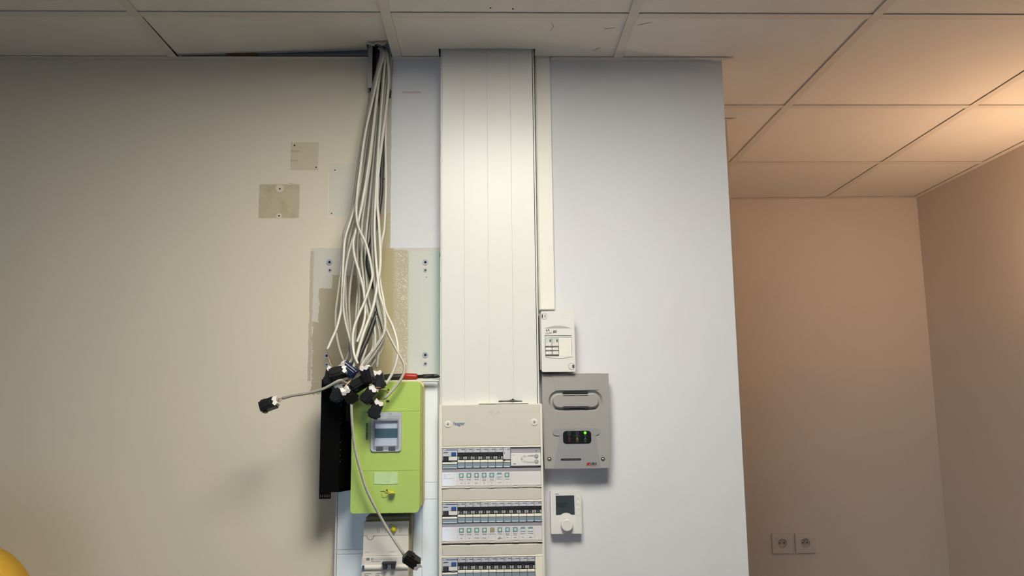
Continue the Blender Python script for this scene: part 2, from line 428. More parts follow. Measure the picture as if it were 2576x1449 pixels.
# the loose tile: lifted along the wall, torn away where the cables pass
a, c, d = BX[3]+.012, BX[4]-.004, BY[6]+.004
t = horiz([(a, d), (c, d), (c, -.068), (c-.006, -.062), (-.262, -.071), (-.272, -.064), (-.283, -.069), (-.296, -.060), (-.309, -.064), (-.3185, -.052), (-.319, -.006), (a, -.006)], [], HC+FT, HC+FT+.010)
for v in t.m.verts:
    k = (v.co.y-d)/(-d); u = (v.co.x-a)/(c-a)
    v.co.z += k*(.005+.023*u)
t.build('tile', 'tile', ce)['label'] = 'loose ceiling tile lifted along the wall'
tp = B().tube([(-.3215, -.056, HC+.016), (-.311, -.071, HC+.0175), (-.298, -.066, HC+.0155), (-.285, -.075, HC+.017), (-.273, -.070, HC+.0155), (-.262, -.077, HC+.0165), (-.254, -.068, HC+.018)], [.001, .0035, .0045, .003, .005, .004, .001], 6)
tp.build('torn_edge', 'torn', ce)
# scratches and small holes in the tiles
def cpx(x, y):
    d_ = FW + RT*((x - W/2)/F) + UP*((H/2 - y)/F); t_ = (HC+FT)/d_.z
    return Vector((t_*d_.x, -D+t_*d_.y, HC+FT-.0004))
for pts in (((1517, 68), (1524, 72), (1549, 69)), ((1494, 127), (1501, 122), (1510, 120)), ((1388, 55), (1392, 66), (1384, 79)), ((1602, 63), (1618, 60), (1640, 56)), ((1300, 77), (1304, 79))):
    B().tube([cpx(*q) for q in pts], [.0003]+[.0008]*(len(pts)-2)+[.0003], 4).build('scratch', 'inkg', ce)
for q in ((1234, 20), (1290, 22)):
    c_ = cpx(*q); B().box(c_.x-.002, c_.x+.002, c_.y-.0025, c_.y+.0025, HC+FT-.0004, HC+FT).build('screw_hole', 'dark', ce)
# wall angle trims
def trim(n, x0, x1, y0, y1, mitre=0):
    b = horiz([(x0, y0), (x1+mitre, y0), (x1, y1), (x0, y1)], [], HC, HC+.0016); return struct(b, n, 'tee')
trim('trim_1', XL, -.318, -.022, 0); trim('trim_2', -.2535, -.121, -.022, 0); trim('trim_3', .178, XE+.001, -.022, 0, .025)
trim('trim_4', XE+.001, XE2+.001, YS-.021, YS, .025)
struct(horiz([(XE2, YB-.005), (XR, YB-.040), (XR, YB), (XE2, YB+.03)], [], HC, HC+.0016), 'trim_5', 'tee')
struct(B().box(XR-.022, XR, YR, YB-.02, HC-.0004, HC+.0012), 'trim_6', 'tee')
struct(B().box(XL, XL+.022, YR, 0, HC, HC+.0016), 'trim_7', 'tee')
# things in the void over the loose tile
tag(B().box(-.86, -.32, -.013, -.0005, HC+.0085, HC+.0110).box(-.86, -.32, -.0022, -.0005, HC+.011, HC+.034).build('metal_profile', 'zinc'), 'thin grey metal profile along the wall above the loose ceiling tile', 'metal profile')
tag(B().box(-.70, -.615, -.019, -.0135, HC+.0065, HC+.0130, .001).build('wood_offcut', 'wood'), 'brown wooden offcut lying in the gap above the loose tile', 'wood offcut')

# ceiling lamp that lights this wall
lx0, lx1, ly0, ly1 = LEDX[0]+.004, LEDX[1]-.004, LEDY[0]+.004, LEDY[1]-.004
lp = thing('ceiling_light', ((lx0+lx1)/2, (ly0+ly1)/2, HC+.002), 'square white light panel set into the ceiling grid', 'ceiling light')
LR = .014                        # the diffuser sits this deep in its housing
horiz(rect(lx0, lx1, ly0, ly1), [rect(lx0+.02, lx1-.02, ly0+.02, ly1-.02)], HC+.002, HC+.012).build('frame', 'white', lp)
horiz(rect(lx0+.012, lx1-.012, ly0+.012, ly1-.012), [rect(lx0+.02, lx1-.02, ly0+.02, ly1-.02)], HC+.012, HC+LR+.006).build('housing', 'grey', lp)
horiz(rect(lx0+.012, lx1-.012, ly0+.012, ly1-.012), [], HC+LR+.006, HC+LR+.012).build('housing_top', 'grey', lp)
horiz(rect(lx0+.02, lx1-.02, ly0+.02, ly1-.02), [], HC+LR, HC+LR+.004).build('diffuser', 'ledpanel', lp)
# warm uplight in the next room
wl = thing('wall_lamp', (XR, .28, .28), 'warm bowl shaped uplight on the right wall', 'wall lamp')
B().box(XR-.015, XR, .23, .33, .26, .38, .003).build('back_plate', 'white', wl)
mxl = Matrix.Translation((XR-.080, .28, .30)) @ Matrix.Rotation(math.pi/2, 4, 'X')
bw = B(); bw.lathe(0, 0, [(.02, .0), (.055, .02), (.072, .05), (.070, .05), (.052, .022), (.018, .004)], 24, mx=mxl); bw.build('bowl', 'white', wl, True)
B().lathe(0, 0, [(0, .01), (.025, .02), (.042, .052), (.030, .085), (0, .095)], 16, mx=mxl).build('bulb', 'bulb', wl, True)

# ------------------------------------------------------------------ wall plugs and holes (in the wall)
def plug(x, z, r):
    b = B(); o, h = ring(x, z, r*.42, r, 16); b.holed(o, h, -.0015, .0)
    p = b.build('wall_plug', 'plug', wf)
    B().lathe(x, z, [(r*.42, -.0006), (r*.42, -.0003)], 12).build('hole', 'dark', p)
for X, Y in ((829, 660), (1070, 660), (1070, 893), (822, 895)):
    p = px(X, Y); plug(p.x, p.z, .0078)
for X, Y in ((830, 680), (1070, 680), (1070, 915), (822, 917)):
    p = px(X, Y); plug(p.x, p.z, .0052)
for X, Y, r in ((704, 475, .0022), (702, 543, .0022), (741, 366, .0024), (795, 421, .0018), (843, 428, .0018), (834, 537, .0018), (941, 451, .002), (967, 450, .002), (1073, 697, .0012)):
    p = px(X, Y); B().lathe(p.x, p.z, [(r, -.0004), (r, -.0001)], 10).build('screw_hole', 'dark', wf)

# ------------------------------------------------------------------ wide trunking over the distribution board
td = thing('cable_duct', (.005, 0, .021), 'wide white plastic trunking rising from the distribution board to the ceiling', 'trunking')
z0, z1 = .0206, HC+.02
B().box(-.1185, -.1152, -.058, 0, z0, z1).box(.1258, .1290, -.058, 0, z0, z1).box(-.1152, .1258, -.006, 0, z0, z1).build('duct_body', 'pvc', td)
g = .0008
prof = [(-.1146, -.052), (-.1146, -.0602)]
for gx in (-.0573, .004, .0654): prof += [(gx-g, -.0602), (gx-.0002, -.0594), (gx+.0002, -.0594), (gx+g, -.0602)]
prof += [(.1240, -.0602), (.1240, -.052)]
horiz(prof, [], z0, z1-.004).build('cover', 'pvc', td)
B().box(.006, .013, -.0665, -.060, HC-.005, HC+.0015, .001).build('clip', 'pvc', td)
# narrow trunking beside it
tn = thing('slim_trunking', (.155, 0, .2609), 'slim cream trunking running down to the small breaker box', 'trunking')
B().box(.1343, .1766, -.014, 0, .2609, HC+.012, .001).build('channel', 'pvc2', tn)
B().box(.1365, .1755, -.0185, -.0138, .2615, HC+.012, .002, 2).build('cover', 'pvc2', tn)
# stub of old trunking at the ceiling
so = thing('trunking_stub', (-.287, 0, .861), 'cut off grey trunking stub around the cable bundle at the ceiling', 'trunking')
B().box(-.3150, -.3120, -.030, 0, .861, HC+.05).box(-.3150, -.3035, -.032, -.029, .861, HC+.05).build('side_wall', 'pvc_grey', so)
B().box(-.2565, -.2535, -.030, 0, .861, HC+.05).box(-.2680, -.2535, -.032, -.029, .862, HC+.05).build('side_wall', 'pvc_grey', so)
B().box(-.3120, -.2565, -.004, 0, .845, HC+.05).build('back_wall', 'slot', so)  # back coloured black to paint the shade inside the grey trunking

# ------------------------------------------------------------------ distribution board
hb = thing('distribution_board', (.0075, 0, -.60), 'large cream distribution board with rows of circuit breakers under the wide trunking', 'electrical panel')
HF = -.075
BX0, BX1 = -.1197, .1348
WX0, WX1 = -.1128, .1297
WIN = [(-.1820, -.0858), (-.3150, -.2155), (-.4480, -.3450)]
B().box(BX0+.002, BX1-.002, -.050, 0, -.598, .018).build('back_box', 'board', hb)
fr = B().holed(rrect(BX0, BX1, -.60, .0205, .004), [rect(WX0, WX1, a, b) for a, b in WIN], HF, -.05); fr.build('frame', 'frame', hb)
zs = [(.0190, -.0815), (-.1835, -.2112), (-.3165, -.3407), (-.4495, -.597)]
for k, (a, b) in enumerate(zs):
    B().box(WX0+.0006, WX1-.0006, HF-.0018, HF+.0006, b, a, .0012).build('cover_plate', 'board', hb)
for a, b in WIN:
    B().box(WX0, WX1, HF-.0024, HF+.004, b, b+.0036, .0008).build('window_ledge', 'ledge', hb)
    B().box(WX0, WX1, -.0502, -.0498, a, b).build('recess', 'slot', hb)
for X, Y in ((1127, 1067), (1344, 1062)):
    p = px(X, Y, HF)
    s = B().lathe(p.x, p.z, [(.0072, HF-.0035), (.0085, HF-.0028), (.0085, HF)], 20).build('screw', 'frame', hb)
    B().box(p.x-.0042, p.x+.0042, HF-.0038, HF-.0033, p.z-.0009, p.z+.0009).box(p.x-.0009, p.x+.0009, HF-.0038, HF-.0033, p.z-.0042, p.z+.0042).build('cross_slot', 'inkg', s)
text('hager', .0128, -.0850, -.0308, HF-.0020, 'hblue', hb, thick=.00012)
p = px(1245, 1037, HF); B().prism([(p.x-.018, p.z), (p.x-.006, p.z+.006), (p.x-.003, p.z-.005), (p.x-.012, p.z-.005)], HF-.00185, HF-.0017).prism([(p.x+.001, p.z-.004), (p.x+.009, p.z+.006), (p.x+.012, p.z-.003), (p.x+.006, p.z-.0045)], HF-.00185, HF-.0017).build('glue_mark', mat('glue_mark', 'cac4b6', .5), hb)
B().box(-.022, .100, -.078, -.060, .0206, .0232, .0006).build('lid_strip', 'ledge', hb)

# ---- modules
MW = .01862; MX = WX0+.0004
def mcb_at(x, zt, label, group):
    t = thing('circuit_breaker', (x+MW/2, -.055, zt-.0480), label, 'circuit breaker', group)
    a, c = x+.0003, x+MW-.0003
    B().box(a, c, -.060, -.0432, zt-.0490, zt-.0004).build('body', 'modmid', t)
    B().box(a, c, -.0685, -.0595, zt-.0112, zt-.0006, .0005).build('label_plate', 'mod', t)
    B().prism([(-.0655, zt-.0112), (-.0595, zt-.0112), (-.0595, zt-.0172), (-.062, zt-.0172)], a, c, mx=Matrix(((0, 1, 0, 0), (1, 0, 0, 0), (0, 0, 1, 0), (0, 0, 0, 1)))).build('upper_step', 'modmid', t)
    B().box(a, c, -.0612, -.0595, zt-.0290, zt-.0172).build('switch_well', 'moddk', t)
    g_ = B().box(a+.0051, c-.0051, -.0700, -.0605, zt-.0277, zt-.0185, .001).build('toggle', 'modtog', t)
    B().box((a+c)/2-.0006, (a+c)/2+.0006, -.0703, -.0698, zt-.0262, zt-.0225).build('mark', 'modgry', g_)
    B().box(a, a+.0047, -.0672, -.0605, zt-.0277, zt-.0212, .0008).box(c-.0047, c, -.0672, -.0605, zt-.0277, zt-.0212, .0008).build('toggle_guard', 'modgry', t)
    B().box(a, c, -.0700, -.0595, zt-.0355, zt-.0292, .0010).build('ledge', 'ledge', t)
    lo = B().box(a, c, -.0690, -.0595, zt-.0480, zt-.0362, .0006).build('terminal_cover', 'modlow', t)
    B().prism([(a+.001, zt-.0452), (c-.001, zt-.0452), (c-.003, zt-.0472), (a+.003, zt-.0472)], -.0697, -.0688).build('lip', 'modlip', lo)
    text('hager', .0030, a+.0006, zt-.0047, -.0687, 'inkg', t)
    B().box(a+.0092, c-.0004, -.0687, -.0684, zt-.0049, zt-.0033).build('blue_bar', 'blue', t)
    t.location.y -= .0078
    text('MF710', .0018, a+.0008, zt-.0072, -.0687, 'inkg', t); text('C10', .0018, a+.0008, zt-.0096, -.0687, 'inkg', t)
    return t
def rcd_at(zt, label):
    t = thing('residual_current_breaker', (MX+MW, -.055, zt-.0480), label, 'circuit breaker')
    a, c = MX+.0003, MX+2*MW-.0003
    B().box(a, c, -.060, -.0432, zt-.0490, zt-.0004).build('body', 'modmid', t)
    B().box(a, c, -.0685, -.0595, zt-.0200, zt-.0006, .0005).build('label_plate', 'mod', t)
    B().box(a+.0085, c-.0003, -.0689, -.0684, zt-.0052, zt-.0034).build('blue_bar', 'blue', t)
    text('hager', .0030, a+.0008, zt-.0050, -.0687, 'inkg', t)
    B().box(a+.003, a+.0145, -.0690, -.0684, zt-.0115, zt-.0098).build('rating_bar', 'ink', t)
    B().box(a+.022, a+.034, -.0712, -.0680, zt-.0185, zt-.0098, .0008).build('test_button', 'btnblue', t)
    B().box(a, c, -.0612, -.0595, zt-.0320, zt-.0200).build('switch_well', 'moddk', t)
    B().box(a+.003, a+.0145, -.0710, -.0605, zt-.0310, zt-.0205, .001).build('toggle', 'modtog', t)
    B().box(a+.0155, c, -.0688, -.0605, zt-.0300, zt-.0205, .0006).build('rating_plate', 'white', t)
    B().box(a, a+.0025, -.0688, -.0605, zt-.0300, zt-.0205, .0004).build('toggle_guard', 'modgry', t)
    B().box(a+.022, a+.0335, -.0700, -.0605, zt-.0338, zt-.0312, .0005).build('rail_clip', 'modmid', t)
    B().box(a, c, -.0700, -.0595, zt-.0388, zt-.0342, .0010).build('ledge', 'ledge', t)
    lo = B().box(a, c, -.0690, -.0595, zt-.0495, zt-.0395, .0006).build('terminal_cover', 'modlow', t)
    B().prism([(a+.001, zt-.0467), (c-.001, zt-.0467), (c-.002, zt-.0484), (a+.002, zt-.0484)], -.0697, -.0688).build('lip', 'modlip', lo)
    t.location.y -= .0078
    return t
ROWS = [(WIN[0][1], 6, 'top'), (WIN[1][1], 11, 'middle'), (WIN[2][1], 10, 'bottom')]
L_, P_, C_ = 'a teal sun label', 'a teal socket label', 'a teal heater label'
CARD_WORDS = {'top': [L_]*3+[P_]*2+[C_], 'middle': [L_]*4+['the olive label', 'the two line sun label', P_, P_, C_, C_, 'the blank white card']}
proto = None
for zt, n, nm in ROWS:
    rcd_at(zt, 'wide residual current breaker with blue test button at the start of the %s breaker row' % nm)
    for k in range(n):
        x = MX+MW*(2+k); lab = 'slim grey circuit breaker in the %s row above %s' % (nm, CARD_WORDS[nm][k]) if nm in CARD_WORDS else 'slim grey circuit breaker with black toggle in the %s breaker row' % nm; gp = 'slim breakers of the %s row' % nm
        if proto is None: proto = mcb_at(x, zt, lab, gp); P0 = Vector((x, 0, zt)); continue
        o = copy_tree(proto, None, Vector((x, 0, zt))-P0); o['label'] = lab; o['group'] = gp
# contactor and emergency lighting remote in the top row
zt = WIN[0][1]; x = MX+8*MW; a, c = x+.0006, x+MW-.0004
t = thing('contactor', (x+MW/2, -.055, zt-.048), 'pale contactor with white lever between breakers and the remote control module', 'contactor')
B().box(a, c, -.060, -.0432, zt-.0490, zt-.0004).build('body', 'modmid', t)
B().box(a, c, -.0685, -.0595, zt-.0290, zt-.0006, .0005).build('front_plate', 'mod', t)
B().box(a+.0012, a+.0035, -.0715, -.068, zt-.0275, zt-.0165, .0006).build('lever', 'white', t)
B().box(a+.002, a+.004, -.0692, -.068, zt-.0160, zt-.0120).build('lever_slot', 'inkg', t)
B().box(a+.0005, a+.005, -.0700, -.066, zt-.0330, zt-.0290, .0006).build('catch', 'moddk', t)
B().box(a, c, -.0700, -.0595, zt-.0355, zt-.0318, .0010).build('ledge', 'ledge', t)
lo = B().box(a, c, -.0690, -.0595, zt-.0480, zt-.0362, .0006).build('terminal_cover', 'modlow', t)
B().prism([(a+.001, zt-.0452), (c-.001, zt-.0452), (c-.003, zt-.0472), (a+.003, zt-.0472)], -.0697, -.0688).build('lip', 'modlip', lo)
t.location.y -= .0078
text('hager', .0030, a+.0006, zt-.0047, -.0687, 'inkg', t); B().box(a+.0092, c-.0004, -.0687, -.0684, zt-.0049, zt-.0033).build('blue_bar', 'blue', t)
a, c = MX+9*MW+.0006, WX1-.0008
t = thing('remote_control_module', ((a+c)/2, -.055, zt-.048), 'wide white remote control module with two round buttons in the top breaker row', 'control module')
B().box(a, c, -.066, -.0442, zt-.0480, zt-.0010, .0006).build('body', 'smoke', t); t.location.y -= .0070
B().box(a, c, -.072, -.064, zt-.0445, zt-.0145, .0006).build('front_plate', 'white', t)
for zz, s_ in ((zt-.0222, 'ALLUMAGE'), (zt-.0348, 'EXTINCTION')):
    b_ = B().lathe(c-.0105, zz, [(.0034, -.0736), (.0044, -.0732), (.0044, -.0718)], 18).build('button', 'modgry', t)
    o_, h_ = ring(c-.0105, zz, .0043, .0050, 20); B().holed(o_, h_, -.0725, -.0718).build('button_ring', 'ink', b_)
    text(s_, .0029, c-.0168, zz+.0008 if zz > zt-.03 else zz-.0034, -.0722, 'ink', t, 'RIGHT', thick=.00004)
    B().box(c-.0350, c-.0166, -.0722, -.0719, zz-.0004, zz).build('line', 'ink', t)
    o_, h_ = ring(c-.0395, zz, .0019, .0025, 16); B().holed(o_, h_, -.0722, -.0718).build('terminal_ring', 'ink', t)
o_, h_ = ring(c-.0465, zt-.0285, .0012, .0021, 14); B().holed(o_, h_, -.0722, -.0718).tube([(c-.0465, -.072, zt-.0262), (c-.0462, -.072, zt-.0235), (c-.0435, -.072, zt-.0232)], .0003, 5).tube([(c-.0465, -.072, zt-.0308), (c-.0462, -.072, zt-.0345), (c-.0435, -.072, zt-.0352)], .0003, 5).build('circuit_symbol', 'ink', t)
text('URA', .0040, a+.0045, zt-.0410, -.0722, 'ink', t, shear=.3, thick=.0001); text('LP 12000', .0022, a+.0014, zt-.0192, -.0722, 'inkg', t)
B().lathe(c-.0105, zt-.0088, [(.0020, -.0668), (.0020, -.0655)], 12).build('indicator', 'modmid', t)
# blank in the bottom row
tag(B().box(MX+12*MW+.0006, WX1+.0002, -.0765, -.0505, WIN[2][0]+.002, WIN[2][1]+.006, .0015).build('blanking_cover', 'ledge'), 'cream blanking cover at the end of the bottom breaker row', 'blanking cover')

# ---- label strips under the breakers (parts of the board)
def icon(kind, cx, cz, parent):
    h = .0058; y = -.0754
    B().box(cx-h, cx+h, y-.0002, y, cz-h, cz+h).build('pictogram', {'light': 'teal', 'plug': 'teal', 'heat': 'teal', 'motor': 'olive'}[kind], parent)
    if kind == 'light': B().lathe(cx, cz, [(.0033, y-.0005), (.0033, y-.0001)], 14).build('pictogram_sun', 'cream', parent)
    if kind == 'plug':
        B().lathe(cx, cz, [(.0036, y-.0005), (.0036, y-.0001)], 14).build('pictogram_socket', 'modlip', parent)
        B().lathe(cx-.0016, cz, [(.0006, y-.0007), (.0006, y-.0004)], 6).lathe(cx+.0016, cz, [(.0006, y-.0007), (.0006, y-.0004)], 6).build('pictogram_pins', 'modmid', parent)
    if kind == 'heat': B().box(cx-.0052, cx+.0052, y-.0005, y-.0001, cz-.0040, cz+.0012).build('pictogram_heater', 'card', parent)
CARDS = [
    (0, [('light', 'Eclairage', 'Hall'), ('light', 'Eclairage', 'R1'), ('light', 'Eclairage', 'Couloir'), ('plug', 'Prise de\ncourant', 'Hall'), ('plug', 'Prise de\ncourant', 'R1'), ('heat', 'Convecteur', 'C.VMC'), ('light', 'Eclairage', 'Ext.')]),
    (1, [('light', 'Eclairage', 'Hall'), ('light', 'Eclairage', 'Cuis'), ('light', 'Eclairage', 'WC Hom'), ('light', 'Eclairage', 'Bureau'), ('motor', 'Volet roulant', ''), ('light', 'Eclairage', 'Bloc\nautonome'), ('plug', 'Prise de\ncourant', 'Hall'), ('plug', 'Prise de\ncourant', 'Atelier'), ('heat', 'Convecteur', 'Hall'), ('heat', 'Convecteur', 'Atelier')]),
    (2, [])]
for r, cs in CARDS:
    zt = WIN[r][1]; zl = zt-.0575; zb = zt-.0900
    B().box(WX0, WX1, -.0750, -.0500, zl-.001, zt-.0495, .0008).build('label_rail', 'smoke', hb)
    cd = B().box(WX0+.0004, WX1-.0004, -.0752, -.0740, zb, zl-.0005).build('label_card', 'card', hb)
    B().box(WX0, WX1, -.0780, -.0740, zb-.0065, zb-.0004, .0006).build('bottom_strip', 'strip', hb)
    for k in range(5):
        cx = WX0+.0055+k*(WX1-WX0-.011)/4
        B().box(cx-.0058, cx+.0058, -.0802, -.0775, zb-.0058, zb-.0026, .0008).build('tab', 'ledge', hb)
        B().box(cx-.0055, cx+.0055, -.0795, -.0775, zb-.0024, zb-.0010).build('tab_slot', 'inkg', hb)
    B().box(WX0+.0002, WX1-.0002, -.0772, -.0766, zb, zl-.0010).build('clear_cover', 'clear', hb)
    for k in range(13 if r != 0 else 9):
        if k in (0,): continue
        x = MX+MW*(k+1) if k else MX
        B().box(x-.00012, x+.00012, -.0754, -.0751, zb, zl-.001).build('divider_line', 'inkg', cd)
    for k, (kind, t1, t2) in enumerate(cs):
        cx = MX+MW*(2.5+k); icon(kind, cx, zl-.0085, cd)
        text(t1, .0031, cx, zl-.0190, -.0755, 'ink', cd, 'CENTER', sx=.88)
        if t2: text(t2, .0031, cx, zl-.0280 + (.0012 if '\n' in t2 else 0), -.0755, 'ink', cd, 'CENTER', sx=.88)
    if r < 2:
        text('Disj. F+N\n 40A\nGeneral 30mA' if r == 0 else '   63A  4', .0042, MX+.003, zl-.008, -.0755, 'inkg', cd, thick=-.00005)

# ------------------------------------------------------------------ small breaker box
sb = thing('small_breaker_box', (.180, 0, .098), 'small white breaker box with handwritten labels below the slim trunking', 'breaker box')
sx0, sx1, sz0, sz1 = .1365, .2212, .0985, .2525
B().box(sx0-.003, sx1-.001, -.055, 0, sz0+.002, sz1-.002, .004, 2).build('base', 'pvc_grey', sb)
fb = B().holed(rrect(sx0, sx1, sz0, sz1, .004), [rect(.1455, .2135, .1375, .186)], -.0625, -.045); fb.build('front_cover', 'white', sb)
arc = [(.1440+.0690*i/10, .2085+.0068*math.sin(math.pi*i/10)) for i in range(11)]
B().prism(arc+[(.213, .2065), (.144, .2065)], -.0632, -.0620).build('arched_recess', 'pvc_grey', sb)
B().prism(rect(.1445, .2125, .1905, .2075), -.0655, -.0620).build('label_field', 'white', sb)
arc2 = [(.1455+.068*i/10, .1365-.004*math.sin(math.pi*i/10)) for i in range(11)]
B().prism([(.1455, .1378), (.2135, .1378)]+arc2[::-1], -.0640, -.0620).build('lower_lip', 'white', sb)
B().box(.1805, .2132, -.0615, -.056, .1380, .1858, .0008).build('blanking_plate', 'pvc2', sb)
text('6A', .0085, .1475, .2005, -.0658, 'ink', sb, thick=.00015, shear=.15, rot=-.06, name='handwriting')
text('CLiM', .0072, .1468, .1930, -.0658, 'ink', sb, thick=0, shear=.15, rot=-.06, name='handwriting')
text('BS', .0090, .1660, .1962, -.0658, 'ink', sb, thick=.0003, shear=.2, rot=-.06, name='handwriting')
for cx, cz, f in ((sx0+.0085, sz1-.0125, 1), (sx1-.0095, sz0+.0135, -1)):
    o_, h_ = ring(cx, cz, .0072, .0082, 20); s_ = B().holed(o_, h_, -.0634, -.0622).build('screw', 'pvc_grey', sb)
    B().lathe(cx, cz, [(.0070, -.0630), (.0070, -.0622)], 18).build('screw_head', 'white', s_)
    B().box(cx-.0048*f-.0014, cx-.0048*f+.0014, -.0637, -.0628, cz-.004, cz+.004).box(cx+.0010, cx+.0030, -.0637, -.0628, cz-.003, cz-.0005).box(cx+.0010, cx+.0030, -.0637, -.0628, cz+.0008, cz+.003).build('scuff', 'ink', s_)
text('MINI', .0050, .190, .2410, -.0627, 'socket', sb, name='embossed_lettering')
for k in range(2):
    x = .1463+k*.0172
    t = thing('small_circuit_breaker', (x+.008, -.05, .137), ('white miniature breaker under the longer handwritten note', 'white miniature breaker under the handwritten letters BS')[k], 'circuit breaker')
    B().box(x, x+.0162, -.0640, -.0450, .1630, .1862, .0008).build('body', 'white', t)
    B().box(x, x+.0162, -.060, -.0450, .1372, .1630).build('lower_body', 'pvc_grey', t)
    B().box(x+.0004, x+.0158, -.0662, -.0600, .1520, .1600, .0015, 2).build('toggle', 'white', t)
    B().box(x+.0004, x+.0158, -.0672, -.0600, .1415, .1500, .0012).build('terminal_cover', 'white', t)
    B().box(x+.0004, x+.0158, -.0645, -.0635, .1618, .1640).build('shade_slot', 'modmid', t)
    B().box(x+.0105, x+.0145, -.0645, -.0636, .1735, .1805).build('green_mark', 'dkgreen', t)
    B().box(x+.0010, x+.0145, -.0644, -.0636, .1835, .1848).build('green_line', 'dkgreen', t)
    text('DT40', .0028, x+.0012, .1790, -.0643, 'inkg', t); text('6A C', .0028, x+.0012, .1755, -.0643, 'inkg', t); text('230V', .0026, x+.0012, .1715, -.0643, 'inkg', t)

# ------------------------------------------------------------------ grey emergency light central unit
ua = thing('alarm_unit', (.22, 0, -.139), 'grey alarm control unit with oval grille and lit green indicator', 'alarm unit')
ux0, ux1, uz0, uz1 = .1374, .3064, -.1402, .0942
UF = -.048
def stad(cx, cz, hw, r, seg=10):
    out = []
    for sgn, a0 in ((1, -90), (-1, 90)):
        for i in range(seg+1):
            t_ = math.radians(a0+180*i/seg); out.append((cx+sgn*(hw-r)+r*math.cos(t_), cz+r*math.sin(t_)))
    return out
ucx, ucz = .2215, .0262
B().box(ux0+.004, ux1-.004, UF+.012, 0, uz0+.004, uz1-.004).build('base', 'grey', ua)
outer = [(ux0, uz1), (ux1, uz1), (ux1+.0005, .0), (ux1, -.07), (ux1-.004, uz0), (ux0+.003, uz0), (ux0-.0004, -.02)]
bd = B().holed(outer[::-1], [stad(ucx, ucz, .069, .0262)], UF, UF+.014); bd.build('housing', 'grey', ua)
# scooped ring around the raised oval
b = B(); oo = stad(ucx, ucz, .069, .0262); mm = stad(ucx, ucz, .0635, .0205); ii = stad(ucx, ucz, .0575, .0165); tt = stad(ucx, ucz, .0560, .0150)
rows_ = [[b.m.verts.new((x, y, z)) for x, z in L] for L, y in ((oo, UF), (mm, UF+.008), (ii, UF+.006), (ii, UF-.003), (tt, UF-.004))]
for r1, r2 in zip(rows_, rows_[1:]):
    for i in range(len(r1)): j = (i+1) % len(r1); b.m.faces.new((r1[i], r1[j], r2[j], r2[i]))
b.m.faces.new(rows_[-1]); b.build('oval_grille', 'grey', ua)
for zz in (.0465, .0055):
    B().box(ucx-.0325, ucx+.0325, UF+.001, UF+.009, zz-.0009, zz+.0009).build('grille_slot', 'slot', ua)
for zz in (.0395, .0120):
    B().box(ucx-.0325, ucx-.001, UF-.0045, UF+.004, zz-.0007, zz+.0007).box(ucx+.001, ucx+.0325, UF-.0045, UF+.004, zz-.0007, zz+.0007).build('grille_slot', 'slot', ua)
# top plate and tapered lower panel
B().prism([(ux0+.026, uz1+.0006), (ux1-.022, uz1+.0006), (ux1-.026, .0530), (ux0+.034, .0530)], UF-.0012, UF).build('top_plate', 'grey', ua)
B().prism([(ux0+.043, -.0005), (ux1-.035, -.0005), (ux1-.036, -.0420), (ux0+.043, -.0420)], UF-.0012, UF).build('middle_plate', 'grey', ua)
lw = [(ux0+.044, -.0425), (ux1-.038, -.0425), (ux1-.034, -.080), (ux1-.026, uz0-.0006), (ux0+.025, uz0-.0006), (ux0+.038, -.080)]
B().prism(lw, UF-.0020, UF).build('lower_panel', 'grey2', ua)
B().prism(stad(.2210, -.0508, .0590, .0085), UF-.0026, UF).build('thumb_grip', 'grey2', ua)
pb = B().prism(rrect(.1875, .2580, -.0795, -.0485, .008), UF-.0034, UF).build('indicator_panel', 'panelblk', ua)
for k, cx in enumerate((.2030, .2230, .2430)):
    o_, h_ = ring(cx, -.0535, .0026, .0033, 16)
    if k < 2: B().holed(o_, h_, UF-.0037, UF-.003).build('indicator', 'ringg', pb)
    else: B().lathe(cx, -.0535, [(0, UF-.0052), (.0024, UF-.0048), (.0033, UF-.0034)], 16).build('indicator', 'led', pb)
    o_, h_ = ring(cx, -.0690, .0017, .0029, 14); B().holed(o_, h_, UF-.0037, UF-.003).box(cx-.0007, cx+.0007, UF-.0037, UF-.003, -.0662, -.0632 + (.002 if k == 0 else 0)).build('indicator', ('redp', 'yellowp', 'dkgreen')[k], pb)
    text(('ALARME', 'DEFAUT\nALIMENTATION', 'SOUS\nTENSION')[k], .0021, cx, -.0595, UF-.0036, 'ringg', pb, 'CENTER'); text(('TEST', 'ARRET\nSIGNAL', 'ESSAI\nSIRENE')[k], .0021, cx, -.0745, UF-.0036, 'ringg', pb, 'CENTER')
sl = B().prism(stad(.2060, -.1182, .0255, .0024, 6), UF-.0028, UF).build('name_strip', 'ink', ua)
text('EQUIPEMENT D ALARME  TYPE 4', .0022, .2060, -.1190, UF-.0030, 'ringg', sl, 'CENTER')
text('URA', .0078, .2540, -.1320, UF-.0024, 'ink', ua, shear=.35, thick=.0003)
B().prism([(.2440, -.1325), (.2515, -.1325), (.2545, -.1265), (.2470, -.1265)], UF-.0024, UF-.0019).prism([(.2440, -.1340), (.2680, -.1340), (.2685, -.1333), (.2442, -.1333)], UF-.0024, UF-.0019).build('red_logo_mark', 'red', ua)
for X, Y in ((1382, 1155), (1517, 1155)):
    p = px(X, Y, UF); s_ = B().lathe(p.x, p.z, [(.0050, UF-.0006), (.0052, UF)], 18).build('screw', 'slot', ua)
    B().lathe(p.x, p.z-.0006, [(0, UF-.0022), (.0032, UF-.0016), (.0045, UF-.0002)], 16).build('screw_head', 'chrome', s_, True)

